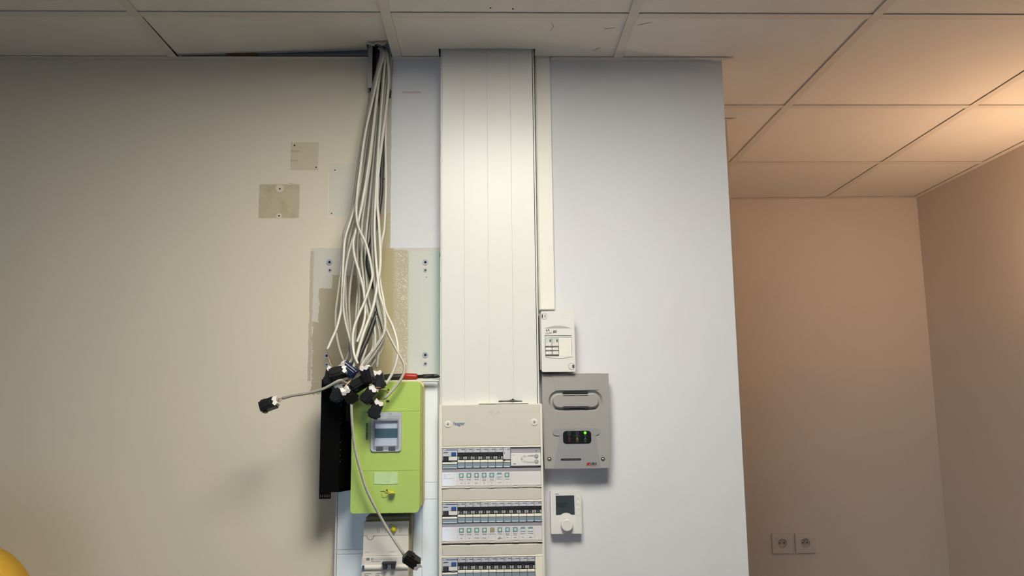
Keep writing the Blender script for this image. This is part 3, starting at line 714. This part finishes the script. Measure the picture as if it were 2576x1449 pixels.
# ------------------------------------------------------------------ thermostat
th = thing('thermostat', (.194, 0, -.3005), 'white thermostat with dark display and round dial on the wall', 'thermostat')
tx0, tx1, tz0, tz1 = .1552, .2325, -.3008, -.1978
TF = -.025
scr = [(.1670+.0012, -.2080), (.2148, -.2080), (.2152, -.2555), (.2085, -.2555)]
scr += [(.1935+.0165*math.cos(t_), -.2640+.0140*math.sin(t_)) for t_ in [math.radians(a) for a in (40, 60, 80, 100, 120, 140)]] + [(.1768, -.2555), (.1682, -.2555)]
B().holed(rrect(tx0, tx1, tz0, tz1, .003), [scr], TF, 0).build('housing', 'white', th)
B().prism(scr, TF+.0015, TF+.003).build('display', 'lcd', th)
segs = {'0': 'abcdef', '3': 'abcdg', '7': 'abc'}
def digit(ch, x, z, w, h, parent):
    b_ = B(); t_ = .0010; y0, y1 = TF+.0010, TF+.0015
    S = dict(a=(0, w, h-t_, h), g=(0, w, h/2-t_/2, h/2+t_/2), d=(0, w, 0, t_), f=(0, t_, h/2, h), b=(w-t_, w, h/2, h), e=(0, t_, 0, h/2), c=(w-t_, w, 0, h/2))
    for q in segs[ch]:
        A = S[q]; b_.box(x+A[0], x+A[1], y0, y1, z+A[2], z+A[3])
    b_.build('digit', 'lcdseg', parent)
for ch, x in zip('0307', (.1728, .1790, .1857, .1918)): digit(ch, x, -.2360, .0046, .0100, th)
B().box(.1842, .1848, TF+.001, TF+.0015, -.2335, -.2325).box(.1842, .1848, TF+.001, TF+.0015, -.2295, -.2285).build('colon', 'lcdseg', th)
B().box(.183, .200, TF+.001, TF+.0015, -.2458, -.2453).box(.186, .1865, TF+.001, TF+.0015, -.2453, -.2440).build('scale_marks', 'lcdseg', th)
for z_ in (-.2125, -.2265, -.2395, -.2530):
    b_ = B().lathe(.2240, z_, [(.0030, TF-.0008), (.0040, TF-.0004), (.0041, TF)], 18).build('button', 'white', th)
o_, h_ = ring(.1945, -.2775, .0150, .0185, 32); B().holed(o_, h_, TF-.0006, TF).build('dial_ring', 'white', th)
B().lathe(.1945, -.2785, [(0, TF-.0125), (.0125, TF-.0132), (.0142, TF-.0125), (.0152, TF-.002), (.0152, TF)], 36).build('dial', 'white', th, False)
B().box(.1668, .1768, TF-.0002, TF+.0005, -.2052, -.2034).build('name_print', 'inkg', th)

# ------------------------------------------------------------------ wall sockets in the next room
yb = lambda x: YB+.017-.035*(x-(XE2-.05))/(XR+.1-XE2+.05)
for k, cx in enumerate((1.263, 1.3625)):
    cz = -.572; yw = yb(cx)-.0005
    so_ = thing('wall_socket', (cx, yw, cz-.042), ('white square wall socket farther from the room corner', 'white square wall socket nearer to the room corner')[k], 'wall socket')
    B().holed(rrect(cx-.043, cx+.043, cz-.041, cz+.041, .004), [circle(cx, cz, .0265, 28)], yw-.010, yw).bevel(.0012, 1, .8).build('cover_plate', 'socket', so_)
    o_, h_ = ring(cx, cz, .0195, .0265, 28); B().holed(o_, h_, yw-.0085, yw-.002).build('well_rim', 'socket', so_)
    w_ = B().lathe(cx, cz, [(.0196, yw-.0012), (.0196, yw-.0002)], 28).build('well', 'socketin', so_)
    for dx in (-.0095, .0095): B().lathe(cx+dx, cz, [(.003, yw-.0016), (.003, yw-.001)], 10).build('pin_hole', 'dark', w_)
    B().tube([(cx-.001, yw-.001, cz+.0085), (cx-.001, yw-.012, cz+.0085)], .0023, 10).build('earth_pin', 'chrome', w_)

# ------------------------------------------------------------------ meter, its plate and the main breaker
mp = thing('meter_plate', (-.249, 0, -.70), 'white plastic mounting plate behind the green meter and main breaker', 'mounting plate')
PF = -.030
B().box(-.3780, -.1205, -.022, 0, -.70, .083, .003).build('tray', 'mplate', mp)
B().holed(rrect(-.3780, -.1205, -.70, .083, .004), [rect(-.3735, -.1245, -.695, .079)], PF+.0003, -.02).build('rim', 'white', mp)
for x0_, x1_, zz_ in ((-.3725, -.2450, (-.695, -.3395, -.3290, .078)), (-.2446, -.1642, (-.695, .078)), (-.1638, -.1262, (-.695, -.2112, -.1707, .078))):
    for z0_, z1_ in zip(zz_, zz_[1:]):
        B().box(x0_, x1_, PF, -.021, z0_+.0003, z1_-.0003, .0003).build('panel', 'mplate', mp)

gm = thing('electricity_meter', (-.243, 0, -.232), 'lime green electricity meter with grey display window', 'electricity meter')
GF = -.130
gx0, gx1, gz0, gz1 = -.3250, -.1620, -.2318, .0755
B().prism(rrect(gx0+.006, gx1+.004, gz0+.010, gz1+.003, .012), -.075, -.0302).build('base', 'mbase', gm)
def gsec(z0_, z1_, rtop, rbot, y0=GF):
    out = [(gx0, z0_), (gx1, z0_), (gx1, z1_), (gx0, z1_)]
    if rtop: out = [(gx0, z0_), (gx1, z0_), (gx1, z1_-.008), (gx1-.003, z1_-.002), (gx1-.008, z1_), (gx0+.008, z1_), (gx0+.002, z1_-.003), (gx0, z1_-.008)]
    if rbot: out = [(gx0, z1_), (gx0, z0_+.007), (gx0+.002, z0_+.002), (gx0+.007, z0_), (gx1-.010, z0_), (gx1-.004, z0_+.003), (gx1, z0_+.011), (gx1, z1_)]
    b_ = B().prism(out, y0, -.060); return b_.bevel(.0012, 1, .9)
wr = [rrect(-.2775, -.2075, -.0880, .0050, .007)]
gsec(.0055, gz1, True, False).build('terminal_cover', 'green', gm)
B().holed(rect(gx0, gx1, -.1338, .0050), [rrect(-.2790, -.2060, -.0895, .0050-.0012, .007)], GF, -.060).build('front_cover', 'green', gm)
gsec(gz0, -.1342, False, True, GF-.0006).build('terminal_cover', 'green', gm)
B().box(gx1-.0004, gx1+.0034, -.118, -.062, gz0+.012, gz1-.010, .001).build('side_rail', 'green_edge', gm)
bz = B().holed(rrect(-.2788, -.2062, -.0893, .0036, .007), [rect(-.2700, -.2150, -.0760, -.0170)], GF-.004, -.095).build('display_bezel', 'bezel', gm)
B().holed(rrect(-.2730, -.2120, -.0835, -.0135, .004), [rect(-.2697, -.2153, -.0755, -.0173)], GF-.0050, GF-.003).build('window_rim', 'bezel2', bz)
wdw = B().box(-.2702, -.2148, GF+.002, GF+.004, -.0765, -.0165).build('window_card', 'paper', bz)
B().box(-.2702, -.2148, GF+.0008, GF+.0022, -.0570, -.0355).build('display', 'lcd2', bz)
B().box(-.2700, -.2150, GF-.0012, GF-.0006, -.0760, -.0170).build('glass', 'glass', bz)
for a_ in (-.2655, -.2365): B().box(a_, a_+.0160, GF-.0056, GF-.002, -.0872, -.0772, .0008).build('button', 'mbtn', bz)
text('CE', .0065, -.2375, -.0035, GF-.0042, 'ink', bz, thick=-.0001); text('kWh 230 V 50 Hz', .0042, -.2100, -.0088, GF-.0042, 'inkg', bz, 'RIGHT'); text('COMPTEUR  C 16 0136', .0034, -.2095, -.0130, GF-.0054+.0010, 'inkg', bz, 'RIGHT')
zb_ = -.0230; bc = B()
for k in range(26):
    w_ = random.choice((.0005, .0009, .0014)); bc.box(-.2915, -.2862, GF-.0003, GF+.0002, zb_-w_, zb_); zb_ -= w_+random.choice((.0005, .0008))
bc.build('barcode', 'ink', gm)['kind'] = 'stuff'
B().box(-.2705, -.2135, GF-.0018, GF-.0008, -.1655, -.1375, .0006).build('clear_label', 'clearlab', gm)
for cx, cz in ((-.2395, -.1800), (-.2385, .0560)):
    o_, h_ = ring(cx, cz, .0030, .0048, 18); s_ = B().holed(o_, h_, GF-.003, GF).build('seal_ring', 'seal', gm)
    B().box(cx-.0007, cx+.0007, GF-.0035, GF-.0005, cz-.0025, cz+.0020).build('slot', 'ink', s_)
    B().box(cx-.0160, cx-.0045, GF-.0008, GF, cz-.0026, cz-.0014).build('slot_mark', 'slot', gm)
B().box(-.2345, -.2190, GF-.018, GF-.002, -.1880, -.1795, .003, 2).build('wire_seal', 'seal', gm)
B().tube([(-.2500, GF-.002, -.1835), (-.2515, GF-.004, -.1880), (-.2480, GF-.004, -.1930), (-.2420, GF-.003, -.1935), (-.2350, GF-.005, -.1860)], .0006, 6).build('seal_wire', 'seal', gm)
B().box(-.2440, -.2365, GF-.0005, GF, .0260, .0320).build('print_mark', 'ink', gm)

mb = thing('main_breaker', (-.245, 0, -.45), 'white main breaker with black lever under the green meter', 'main breaker')
MF = -.090
mx0, mx1 = -.2985, -.1918
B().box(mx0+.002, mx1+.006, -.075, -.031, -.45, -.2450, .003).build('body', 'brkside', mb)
ntc = [(mx0, -.2560), (mx1, -.2560), (mx1, -.2880), (mx0+.024, -.2880)] + [(mx0+.0155+.0075*math.cos(t_), -.2890-.0090*math.sin(t_)) for t_ in [math.radians(a) for a in (0, 30, 60, 90, 120, 150, 180)]] + [(mx0+.008, -.2880), (mx0, -.2880)]
B().prism(ntc, MF-.0006, -.074).build('upper_cover', 'brk', mb)
ntc2 = [(mx0-.0006, -.2888), (mx0+.0070, -.2888)] + [(mx0+.0155+.0085*math.cos(t_), -.2894-.0095*math.sin(t_)) for t_ in [math.radians(a) for a in (180, 150, 120, 90, 60, 30, 0)]] + [(mx0+.026, -.2888), (mx1+.0004, -.2888), (mx1+.0004, -.3345), (mx0-.0015, -.3345)]
B().prism(ntc2, MF, -.074).build('middle_cover', 'brk', mb)
B().box(mx0-.0030, mx1+.0005, MF-.006, -.074, -.3575, -.3350, .002, 2).build('switch_block', 'brk', mb)
b_ = B(); b_.lathe(0, 0, [(.0068, 0), (.0068, mx1-mx0+.003)], 20, mx=Matrix.Translation((mx0-.003, MF-.004, -.3610)) @ Matrix.Rotation(-math.pi/2, 4, 'Z')); b_.build('round_rail', 'brk', mb, False)
B().box(mx0-.0035, mx1+.0005, MF-.006, -.074, -.45, -.3665, .001).build('lower_cover', 'brk', mb)
lv = B().box(-.2520, -.2190, MF-.024, MF-.006, -.3520, -.3465, .0012).build('lever', 'kblack', mb)
B().box(-.2490, -.2410, MF-.020, MF-.006, -.3635, -.3515, .001).box(-.2300, -.2215, MF-.020, MF-.006, -.3635, -.3515, .001).build('lever_arm', 'kblack', lv)
B().box(-.2400, -.2310, MF-.0125, MF-.006, -.3635, -.3510, .0006).build('lever_window', 'kwhite', mb)
for cx in (-.2640, -.2445, -.2105):
    B().box(cx-.0022, cx-.0016, MF-.001, MF, -.2820, -.2710).box(cx+.0016, cx+.0022, MF-.001, MF, -.2820, -.2710).build('slot_mark', 'slot', mb)
s_ = B().lathe(-.2270, -.2745, [(0, MF-.010), (.0050, MF-.009), (.0068, MF-.004), (.0070, MF)], 20).build('seal_cap', 'seal', mb, True)
B().lathe(-.2345, -.2655, [(0, MF-.008), (.0030, MF-.006), (.0030, MF)], 14).build('seal_screw', 'chrome', mb, True)
o_, h_ = ring(mx0+.0215, -.3415, .0014, .0027, 18); B().holed(o_, h_, MF-.0064, MF-.0055).build('round_emblem', 'inkg', mb)
B().box(mx0+.0255, mx1-.028, MF-.0063, MF-.0056, -.3420, -.3416).box(mx1-.029, mx1-.0286, MF-.0063, MF-.0056, -.3465, -.3385).build('print_line', 'inkg', mb)
text('GENERAL ELECTRIC', .0024, mx0+.0195, -.3475, MF-.0064, 'inkg', mb); text('1', .005, mx0+.0005, -.3490, MF-.0064, 'redp', mb)
B().box(mx0+.0075, mx0+.0155, MF-.0064, MF-.0056, -.3440, -.3385).build('print_block', 'inkg', mb)
B().box(mx0-.0010, mx0+.0040, MF-.0120, MF-.006, -.3645, -.3550, .0006).build('indicator', 'blue', mb)
text('DISJONCTEUR', .0027, mx0+.003, -.3755, MF-.0064, 'ink', mb); text('In 30/60A ~ 2P', .0027, mx0+.030, -.3755, MF-.0064, 'ink', mb)
text('S 500 mA', .0027, mx0+.003, -.3795, MF-.0064, 'ink', mb); text('Un 250V', .0027, mx0+.030, -.3795, MF-.0064, 'ink', mb)
text('15 30 45', .0030, mx0+.003, -.3325+.005, MF-.0003, 'inkg', mb); text('N 30 45 60', .0030, mx0+.060, -.3275, MF-.0003, 'inkg', mb)

# ------------------------------------------------------------------ black patch panel hanging beside the meter
pp = thing('patch_panel', (-.365, -.05, -.198), 'black steel patch panel hung upright beside the green meter', 'patch panel')
bx0, bx1, bz0, bz1 = -.4015, -.3535, -.1830, .0700
B().box(bx0, bx1, -.1180, -.1165, bz0, bz1).build('front_plate', 'black', pp)
B().prism([(bx1-.001, -.1180), (bx1+.0005, -.1180), (-.3295, -.062), (-.331, -.062)], -bz1, -bz0, mx=Matrix(((1, 0, 0, 0), (0, 0, 1, 0), (0, -1, 0, 0), (0, 0, 0, 1)))).build('side_plate', 'black', pp)
B().box(bx0, bx0+.0015, -.1170, -.0610, bz0, bz1).build('side_plate', 'black', pp)
B().prism([(bx0, -.1172), (bx1, -.1172), (-.3300, -.062), (bx0, -.062)], -bz0-.0015, -bz0, mx=Matrix(((1, 0, 0, 0), (0, 0, 1, 0), (0, -1, 0, 0), (0, 0, 0, 1)))).build('end_plate', 'black', pp)
B().box(bx0, -.3815, -.0625, -.0005, bz0+.05, bz0+.07).box(bx0, -.3815, -.0625, -.0005, bz1-.07, bz1-.05).build('bracket', 'black', pp)
for z0_, z1_ in ((bz0-.0155, bz0+.001), (bz1-.001, bz1+.014)):
    e_ = B().box(bx0, bx0+.0280, -.1180, -.1165, z0_, z1_, .0006).build('mounting_ear', 'black', pp)
    for k in range(5): B().box(bx0+.0035+k*.005, bx0+.0043+k*.005, -.1184, -.1179, z0_+.004 if z0_ < 0 else z0_-.008, z0_+.0095 if z0_ < 0 else z0_-.0025).build('slot', 'inkg', e_)
for z_ in (.03, .022, -.010, -.022, -.066, -.085, -.098, -.112): B().box(bx1-.0002, bx1+.0006, -.1184, -.1178, z_-.0014, z_+.0014).build('edge_slot', 'modmid', pp)
mxs = Matrix.Translation((bx1+.0125, -.0905, .003)) @ Matrix.Rotation(math.atan2(.056, .0235), 4, 'Z')
B().box(-.010, .010, -.0006, .0, -.022, .022, mx=mxs).build('sticker', mat('sticker_green', '2c3a30', .5), pp)

# ------------------------------------------------------------------ hand tool on the meter
tl = thing('wire_stripper', (-.195, -.056, .080), 'red and black handled wire tool lying across the top of the green meter', 'hand tool')
zc, yc = .0898, -.060
def ptube(pts, rs, nm, m_, sx=1): B().tube([(x, yc, zc+dz) for x, dz in pts], rs, 12).build(nm, m_, tl, True)
ptube([(-.272, -.002), (-.268, -.001), (-.250, .0), (-.225, .0), (-.2035, .0005)], [.002, .0058, .0078, .0080, .0070], 'handle', 'tblk')
ptube([(-.2165, .0015), (-.2155, .0015), (-.200, .001), (-.180, .0005), (-.176, .0005), (-.1745, .0005)], [.003, .0078, .0084, .0078, .0070, .004], 'handle', 'tred')
ptube([(-.176, .0005), (-.163, .0008), (-.162, .001), (-.150, .001), (-.1385, .001)], [.0046, .0046, .0054, .0056, .0052], 'neck', 'tblk')
ptube([(-.1395, .001), (-.132, .001), (-.124, .0008), (-.1195, .0)], [.0054, .0054, .0042, .0008], 'jaw', 'tblk')
B().box(-.158, -.139, yc-.0062, yc-.0045, zc+.0028, zc+.0046, .0005).box(-.159, -.151, yc-.0062, yc-.0045, zc-.001, zc+.0002).build('spring', 'chrome', tl)
pn = thing('black_clip', (.054, -.0665, .0233), 'small black plastic clip lying on top of the distribution board', 'clip')
B().tube([(.0265, -.070, .0262), (.034, -.070, .0268), (.052, -.070, .0272), (.060, -.070, .0278), (.072, -.070, .0268), (.086, -.070, .0265)], [.0018, .0026, .0022, .0034, .0022, .0016], 8).build('arm', 'kblack', pn)
B().lathe(.0625, .0300, [(.0028, -.0725), (.0028, -.0675)], 10).build('knob', 'kblack', pn)

# ------------------------------------------------------------------ network cables
def catmull(pts, per=6):
    P = [Vector(p) for p in pts]; P = [P[0]*2-P[1]]+P+[P[-1]*2-P[-2]]; out = []
    for i in range(1, len(P)-2):
        a, b_, c_, d_ = P[i-1:i+3]
        for k in range(per):
            t_ = k/per
            out.append(.5*((2*b_)+(c_-a)*t_+(2*a-5*b_+4*c_-d_)*t_**2+(3*b_-a-3*c_+d_)*t_**3))
    out.append(P[-2]); return out
def depth(y):
    ks = ((100, -.024), (230, -.030), (560, -.075), (760, -.115), (900, -.150), (1000, -.160), (1500, -.165))
    for (a, A), (c_, C_) in zip(ks, ks[1:]):
        if y <= c_: return A+(C_-A)*(max(y, a)-a)/(c_-a)
    return -.165
def keystone(X, Y, Yd, ang, parent, m_='kblack', tilt=0, roll=0, cap='kwhite', s=1.2):
    """ang: direction from cable to jack in the picture plane (degrees, counter-clockwise from right)"""
    c_ = px(X, Y, Yd); a = math.radians(ang)
    mx = Matrix.Translation(c_) @ Matrix.Rotation(-a, 4, 'Y') @ Matrix.Rotation(math.radians(tilt), 4, 'Z') @ Matrix.Rotation(math.radians(roll), 4, 'X') @ Matrix.Scale(s, 4)
    b_ = B().box(-.015, .013, -.0095, .0085, -.0105, .0105, .0012, mx=mx).box(.010, .0165, -.0085, .0080, -.0095, .0095, .0008, mx=mx)
    b_.box(-.006, .014, -.0115, -.0090, -.0060, .0060, .0006, mx=mx).box(.002, .012, -.006, .006, -.0128, -.0100, .0006, mx=mx).box(.006, .0125, -.005, .005, .0100, .0132, .0006, mx=mx)
    k = b_.build('jack_connector', m_, parent)
    po_ = [(-.0215, -.0070), (-.0135, -.0092), (-.0095, -.0040), (-.0125, -.0005), (-.0095, .0040), (-.0130, .0095), (-.0190, .0065), (-.0172, .0005)]
    B().prism(po_, -.0100, .0060, mx=mx).build('wire_cap', cap, k)
    B().box(.0163, .0170, -.0062, .0058, -.0065, .0065, mx=mx).build('port', 'dark', k)
    b_ = B()
    for q in range(4): b_.box(.0168, .0174, -.004, .003, -.0048+q*.0027, -.0036+q*.0027, mx=mx)
    b_.build('contacts', 'gold', k)
    return mx @ Vector((-.019, 0, 0))
CI = [0]
def cable(pts, label, group=None, m_='cable', r=.0033, off=0, top=None, jack=None, wires=True, prt=None):
    """pts: photo pixels (x, y[, depth]); top: start above the ceiling"""
    P = []
    if top is not None: P += [Vector((top[0], top[1], HC+.16)), Vector((top[0], top[1], HC+.04))]
    for p in pts:
        Yd = p[2] if len(p) > 2 else depth(p[1])+off
        P.append(px(p[0], p[1], Yd))
    S = catmull(P, 5)
    t_ = thing('network_cable' if m_ != 'cblack' else 'power_cable', tuple(P[-1]), label, 'cable', group)
    B().tube(S, r, 8).build('sheath', m_, t_, True)
    if prt:
        b_ = B(); acc = 0
        for u, v in zip(S[prt[0]:prt[1]], S[prt[0]+1:prt[1]+1]):
            L = (v-u).length; d_ = (v-u)/L; q = 0
            while q < L:
                if random.random() < .8:
                    c_ = u+d_*q; mx = Matrix.Translation(c_) @ Matrix.Rotation(-math.atan2(d_.z, d_.x), 4, 'Y')
                    w_ = random.uniform(.0004, .0009); b_.box(-w_, w_, -r-.0001, -r*.8, -.0010, .0010, mx=mx)
                q += .0026
        b_.build('printing', 'inkg', t_)
    if jack:
        e = keystone(parent=t_, **jack)
        if wires:
            d_ = (S[-1]-S[-3]).normalized()
            for q in range(4):
                o_ = Vector((random.uniform(-1, 1), random.uniform(-1, 1), random.uniform(-1, 1)))*.0022
                mid = (S[-1]+e)/2 + d_*.004 + o_*2.0
                B().tube(catmull([S[-1]-d_*.003+o_*.3, S[-1]+d_*.002+o_*.5, mid, e+o_], 4), .00075, 5).build('wire', ('wire1', 'wire2', 'wire3', 'wire1')[q], t_)
    return t_
def TT(i): return (-.300+.0062*(i % 7), -.010-.0075*(i//7))
G = 'network cables in the loose bundle from the ceiling'
GEN = 'thin grey network cable in the loose bundle hanging from the ceiling'
J = lambda X, Y, d_, a, **k: dict(X=X, Y=Y, Yd=d_, ang=a, **k)
cable([(966, 132), (950, 195), (935, 262), (918, 340), (904, 440), (897, 504), (897, 545), (903, 575), (922, 618), (935, 677), (935, 705), (917, 759), (905, 786), (891, 823), (887, 858), (891, 892), (900, 915)],
      'pale front network cable swinging right then left to a connector with white cap', m_='cable3', off=-.030, top=TT(9), jack=J(925, 944, -.192, -75, roll=15))
cable([(973, 134), (978, 200), (971, 278), (959, 370), (951, 442), (949, 504), (952, 546), (955, 595), (957, 636), (956, 677), (951, 705), (943, 753), (934, 786), (917, 831), (905, 869), (897, 898), (889, 925), (876, 955, -.165)],
      'thick pale network cable crossing in front of the black cable', m_='cable3', r=.0038, off=-.020, top=TT(12), jack=J(849, 990, -.150, -100, cap='modgry'))
cable([(981, 136), (981, 160), (973, 259), (970, 354), (971, 465), (968, 550), (966, 581), (959, 615), (955, 660), (957, 710), (964, 750), (970, 782), (987, 819), (998, 855), (1001, 884), (997, 910), (988, 937), (970, 968)],
      'grey network cable bowing right with bare wires above a connector on the green meter', m_='cable3', off=-.002, top=TT(13), jack=J(929, 995, -.185, -127, roll=10))
cable([(976, 136), (968, 240), (955, 380), (945, 500), (944, 620), (947, 720), (957, 786), (970, 825), (998, 881), (1008, 898), (1017, 918), (1015, 941), (999, 968), (968, 1003)],
      'grey network cable looping farthest right to a black connector over the meter display', off=-.003, top=TT(6), jack=J(945, 1031, -.185, -112, roll=-12))
cable([(970, 132), (962, 240), (950, 400), (942, 560), (945, 640), (950, 700), (955, 740), (963, 767), (968, 801), (968, 825), (962, 846), (941, 877), (917, 907), (906, 925)],
      'white network cable with black printed lettering curving left to the connectors', prt=(45, 70), m_='cable3', off=-.022, top=TT(5), jack=J(905, 966, -.180, -150, roll=30))
cable([(968, 132), (958, 260), (946, 420), (936, 560), (941, 700), (952, 780), (962, 815), (966, 846), (951, 877), (926, 912), (900, 940), (886, 955)],
      'grey network cable bending low behind the printed one to a connector facing out', m_='cable2', r=.0036, off=-.010, top=TT(4), jack=J(879, 994, -.182, -55, tilt=35))
cable([(958, 130), (940, 210), (922, 290), (905, 386), (895, 465), (886, 528), (871, 570), (864, 594), (861, 643), (857, 684), (848, 753), (844, 786), (845, 831), (852, 872), (864, 908)],
      'grey network cable on the left of the bundle ending in a dark blue connector', m_='cable2', off=-.004, top=TT(7), jack=J(878, 929, -.170, -38, m_='kblue', roll=20), wires=False)
cable([(960, 131), (944, 210), (927, 290), (912, 390), (900, 490), (880, 560), (868, 601), (864, 650), (862, 700), (860, 750), (858, 778), (847, 825), (834, 855), (823, 880)],
      'pale network cable reaching farthest left with bare twisted wires at its end', m_='cable3', off=-.012, top=TT(8), jack=J(832, 948, -.160, -100))
cable([(964, 131), (952, 220), (940, 330), (930, 420), (916, 497), (905, 546), (896, 577), (885, 608), (874, 650), (867, 698), (864, 745), (864, 778), (870, 816), (881, 857), (887, 884), (885, 905), (870, 920)],
      'grey network cable left of the middle ending in a large black connector', off=-.016, top=TT(10), jack=J(851, 938, -.175, -165, roll=25))
cable([(961, 130), (946, 260), (926, 420), (905, 540), (890, 600), (889, 622), (893, 650), (903, 684), (914, 726), (917, 755), (919, 786), (914, 816), (905, 843), (898, 861)],
      'white network cable ending early in a tuft of copper brown wires', m_='cable3', off=-.018, top=TT(3))
cable([(975, 134), (972, 240), (962, 380), (951, 520), (938, 600), (935, 640), (937, 680), (941, 740), (949, 808), (955, 846), (953, 885), (948, 925)],
      'grey network cable right of the middle ending in a half hidden black connector', m_='cable2', off=.002, top=TT(11), jack=J(953, 957, -.162, -80))
cable([(880, 968, -.168), (866, 962, -.185), (854, 957, -.200), (814, 978, -.205), (775, 989, -.205), (737, 995, -.204), (710, 1002, -.203)],
      'grey network cable sticking out left with a black connector hanging before the wall', m_='cable2', off=0, jack=J(676, 1018, -.203, -160, roll=15))
cable([(893, 960, -.165), (884, 985, -.178), (884, 1020, -.180), (886, 1066, -.176), (892, 1121, -.170), (907, 1183, -.166), (925, 1238, -.160), (951, 1289, -.152), (980, 1340, -.145), (1018, 1398, -.140)],
      'long grey network cable hanging across the green meter to a connector on the main breaker', prt=(14, 38), jack=J(1036, 1409, -.146, 142, roll=-20, tilt=-20), wires=False)
# the rest of the bundle
cable([(957, 130), (948, 230), (935, 360), (922, 480), (911, 560), (910, 622), (910, 657), (914, 698), (919, 753), (925, 785), (930, 830), (920, 877), (908, 915)], GEN, G, off=.006, top=TT(2))
cable([(955, 130), (943, 240), (927, 380), (912, 500), (902, 580), (899, 629), (900, 698), (904, 740), (901, 786), (896, 815), (892, 860), (888, 915)], GEN, G, 'cable2', off=.012, top=TT(1))
cable([(963, 131), (952, 260), (940, 400), (928, 520), (920, 600), (919, 640), (921, 684), (925, 740), (935, 790), (942, 825), (944, 861), (938, 915)], GEN, G, off=.010, top=TT(0))
cable([(971, 133), (960, 260), (948, 400), (937, 520), (928, 600), (930, 680), (938, 740), (955, 800), (964, 838), (962, 877), (940, 912), (925, 930)], GEN, G, 'cable2', off=.008, top=TT(16))
cable([(967, 132), (955, 280), (942, 420), (927, 540), (912, 620), (905, 690), (898, 760), (894, 830), (889, 890), (878, 930)], GEN, G, off=.018, top=TT(15))
cable([(953, 130), (938, 250), (920, 380), (905, 480), (893, 540), (879, 600), (870, 660), (869, 720), (872, 790), (880, 850), (885, 905)], GEN, G, 'cable2', off=.014, top=TT(14))
cable([(974, 134), (966, 300), (956, 460), (946, 580), (930, 660), (926, 740), (933, 800), (940, 860), (928, 900), (905, 935)], GEN, G, off=.020, top=TT(18))
cable([(952, 130), (946, 260), (932, 400), (916, 520), (901, 600), (886, 680), (878, 760), (882, 840), (876, 890), (862, 922)], GEN, G, 'cable2', off=.022, top=TT(17))
cable([(956, 130), (952, 200), (962, 300), (963, 380), (960, 435), (958, 490), (947, 560), (936, 600), (927, 643), (926, 670), (936, 705), (944, 733), (950, 760), (948, 785), (937, 816), (923, 854), (907, 889), (896, 915)],
      'thick black cable running down the middle of the grey bundle', m_='cblack', r=.0062, off=.004, top=(-.297, -.020))

# ------------------------------------------------------------------ yellow high-backed chair by the wall
chY = -.45
pc = px(-180, 1577, chY); pt = px(5, 1577, chY); RR = pt.x-pc.x
cx1, cz1 = pt.x, pc.z+RR; cx0 = cx1-.66
yc_ = thing('lounge_chair', ((cx0+cx1)/2, chY+.3, FL), 'mustard yellow high backed chair with piped seam standing by the wall', 'chair')
bk = B().prism(rrect(cx0, cx1, FL+.40, cz1, RR, 8), chY, chY+.12).bevel(.025, 3, .6); bk.build('backrest', 'yellow', yc_, True)
inn = rrect(cx0+.052, cx1-.052, FL+.45, cz1-.052, RR-.05, 8)
B().tube([(x, chY-.001, z) for x, z in inn]+[(inn[0][0], chY-.001, inn[0][1])], .0035, 6).build('piping', 'yellow2', yc_, True)
B().box(cx0+.02, cx1-.02, chY-.55, chY+.08, FL+.26, FL+.43, .04, 3).build('seat', 'yellow', yc_, True)
for sx_ in (cx0+.08, cx1-.08):
    for sy_ in (chY-.48, chY+.04):
        B().tube([(sx_, sy_, FL), (sx_, sy_, FL+.28)], [.012, .018], 10).build('leg', 'chairleg', yc_, True)
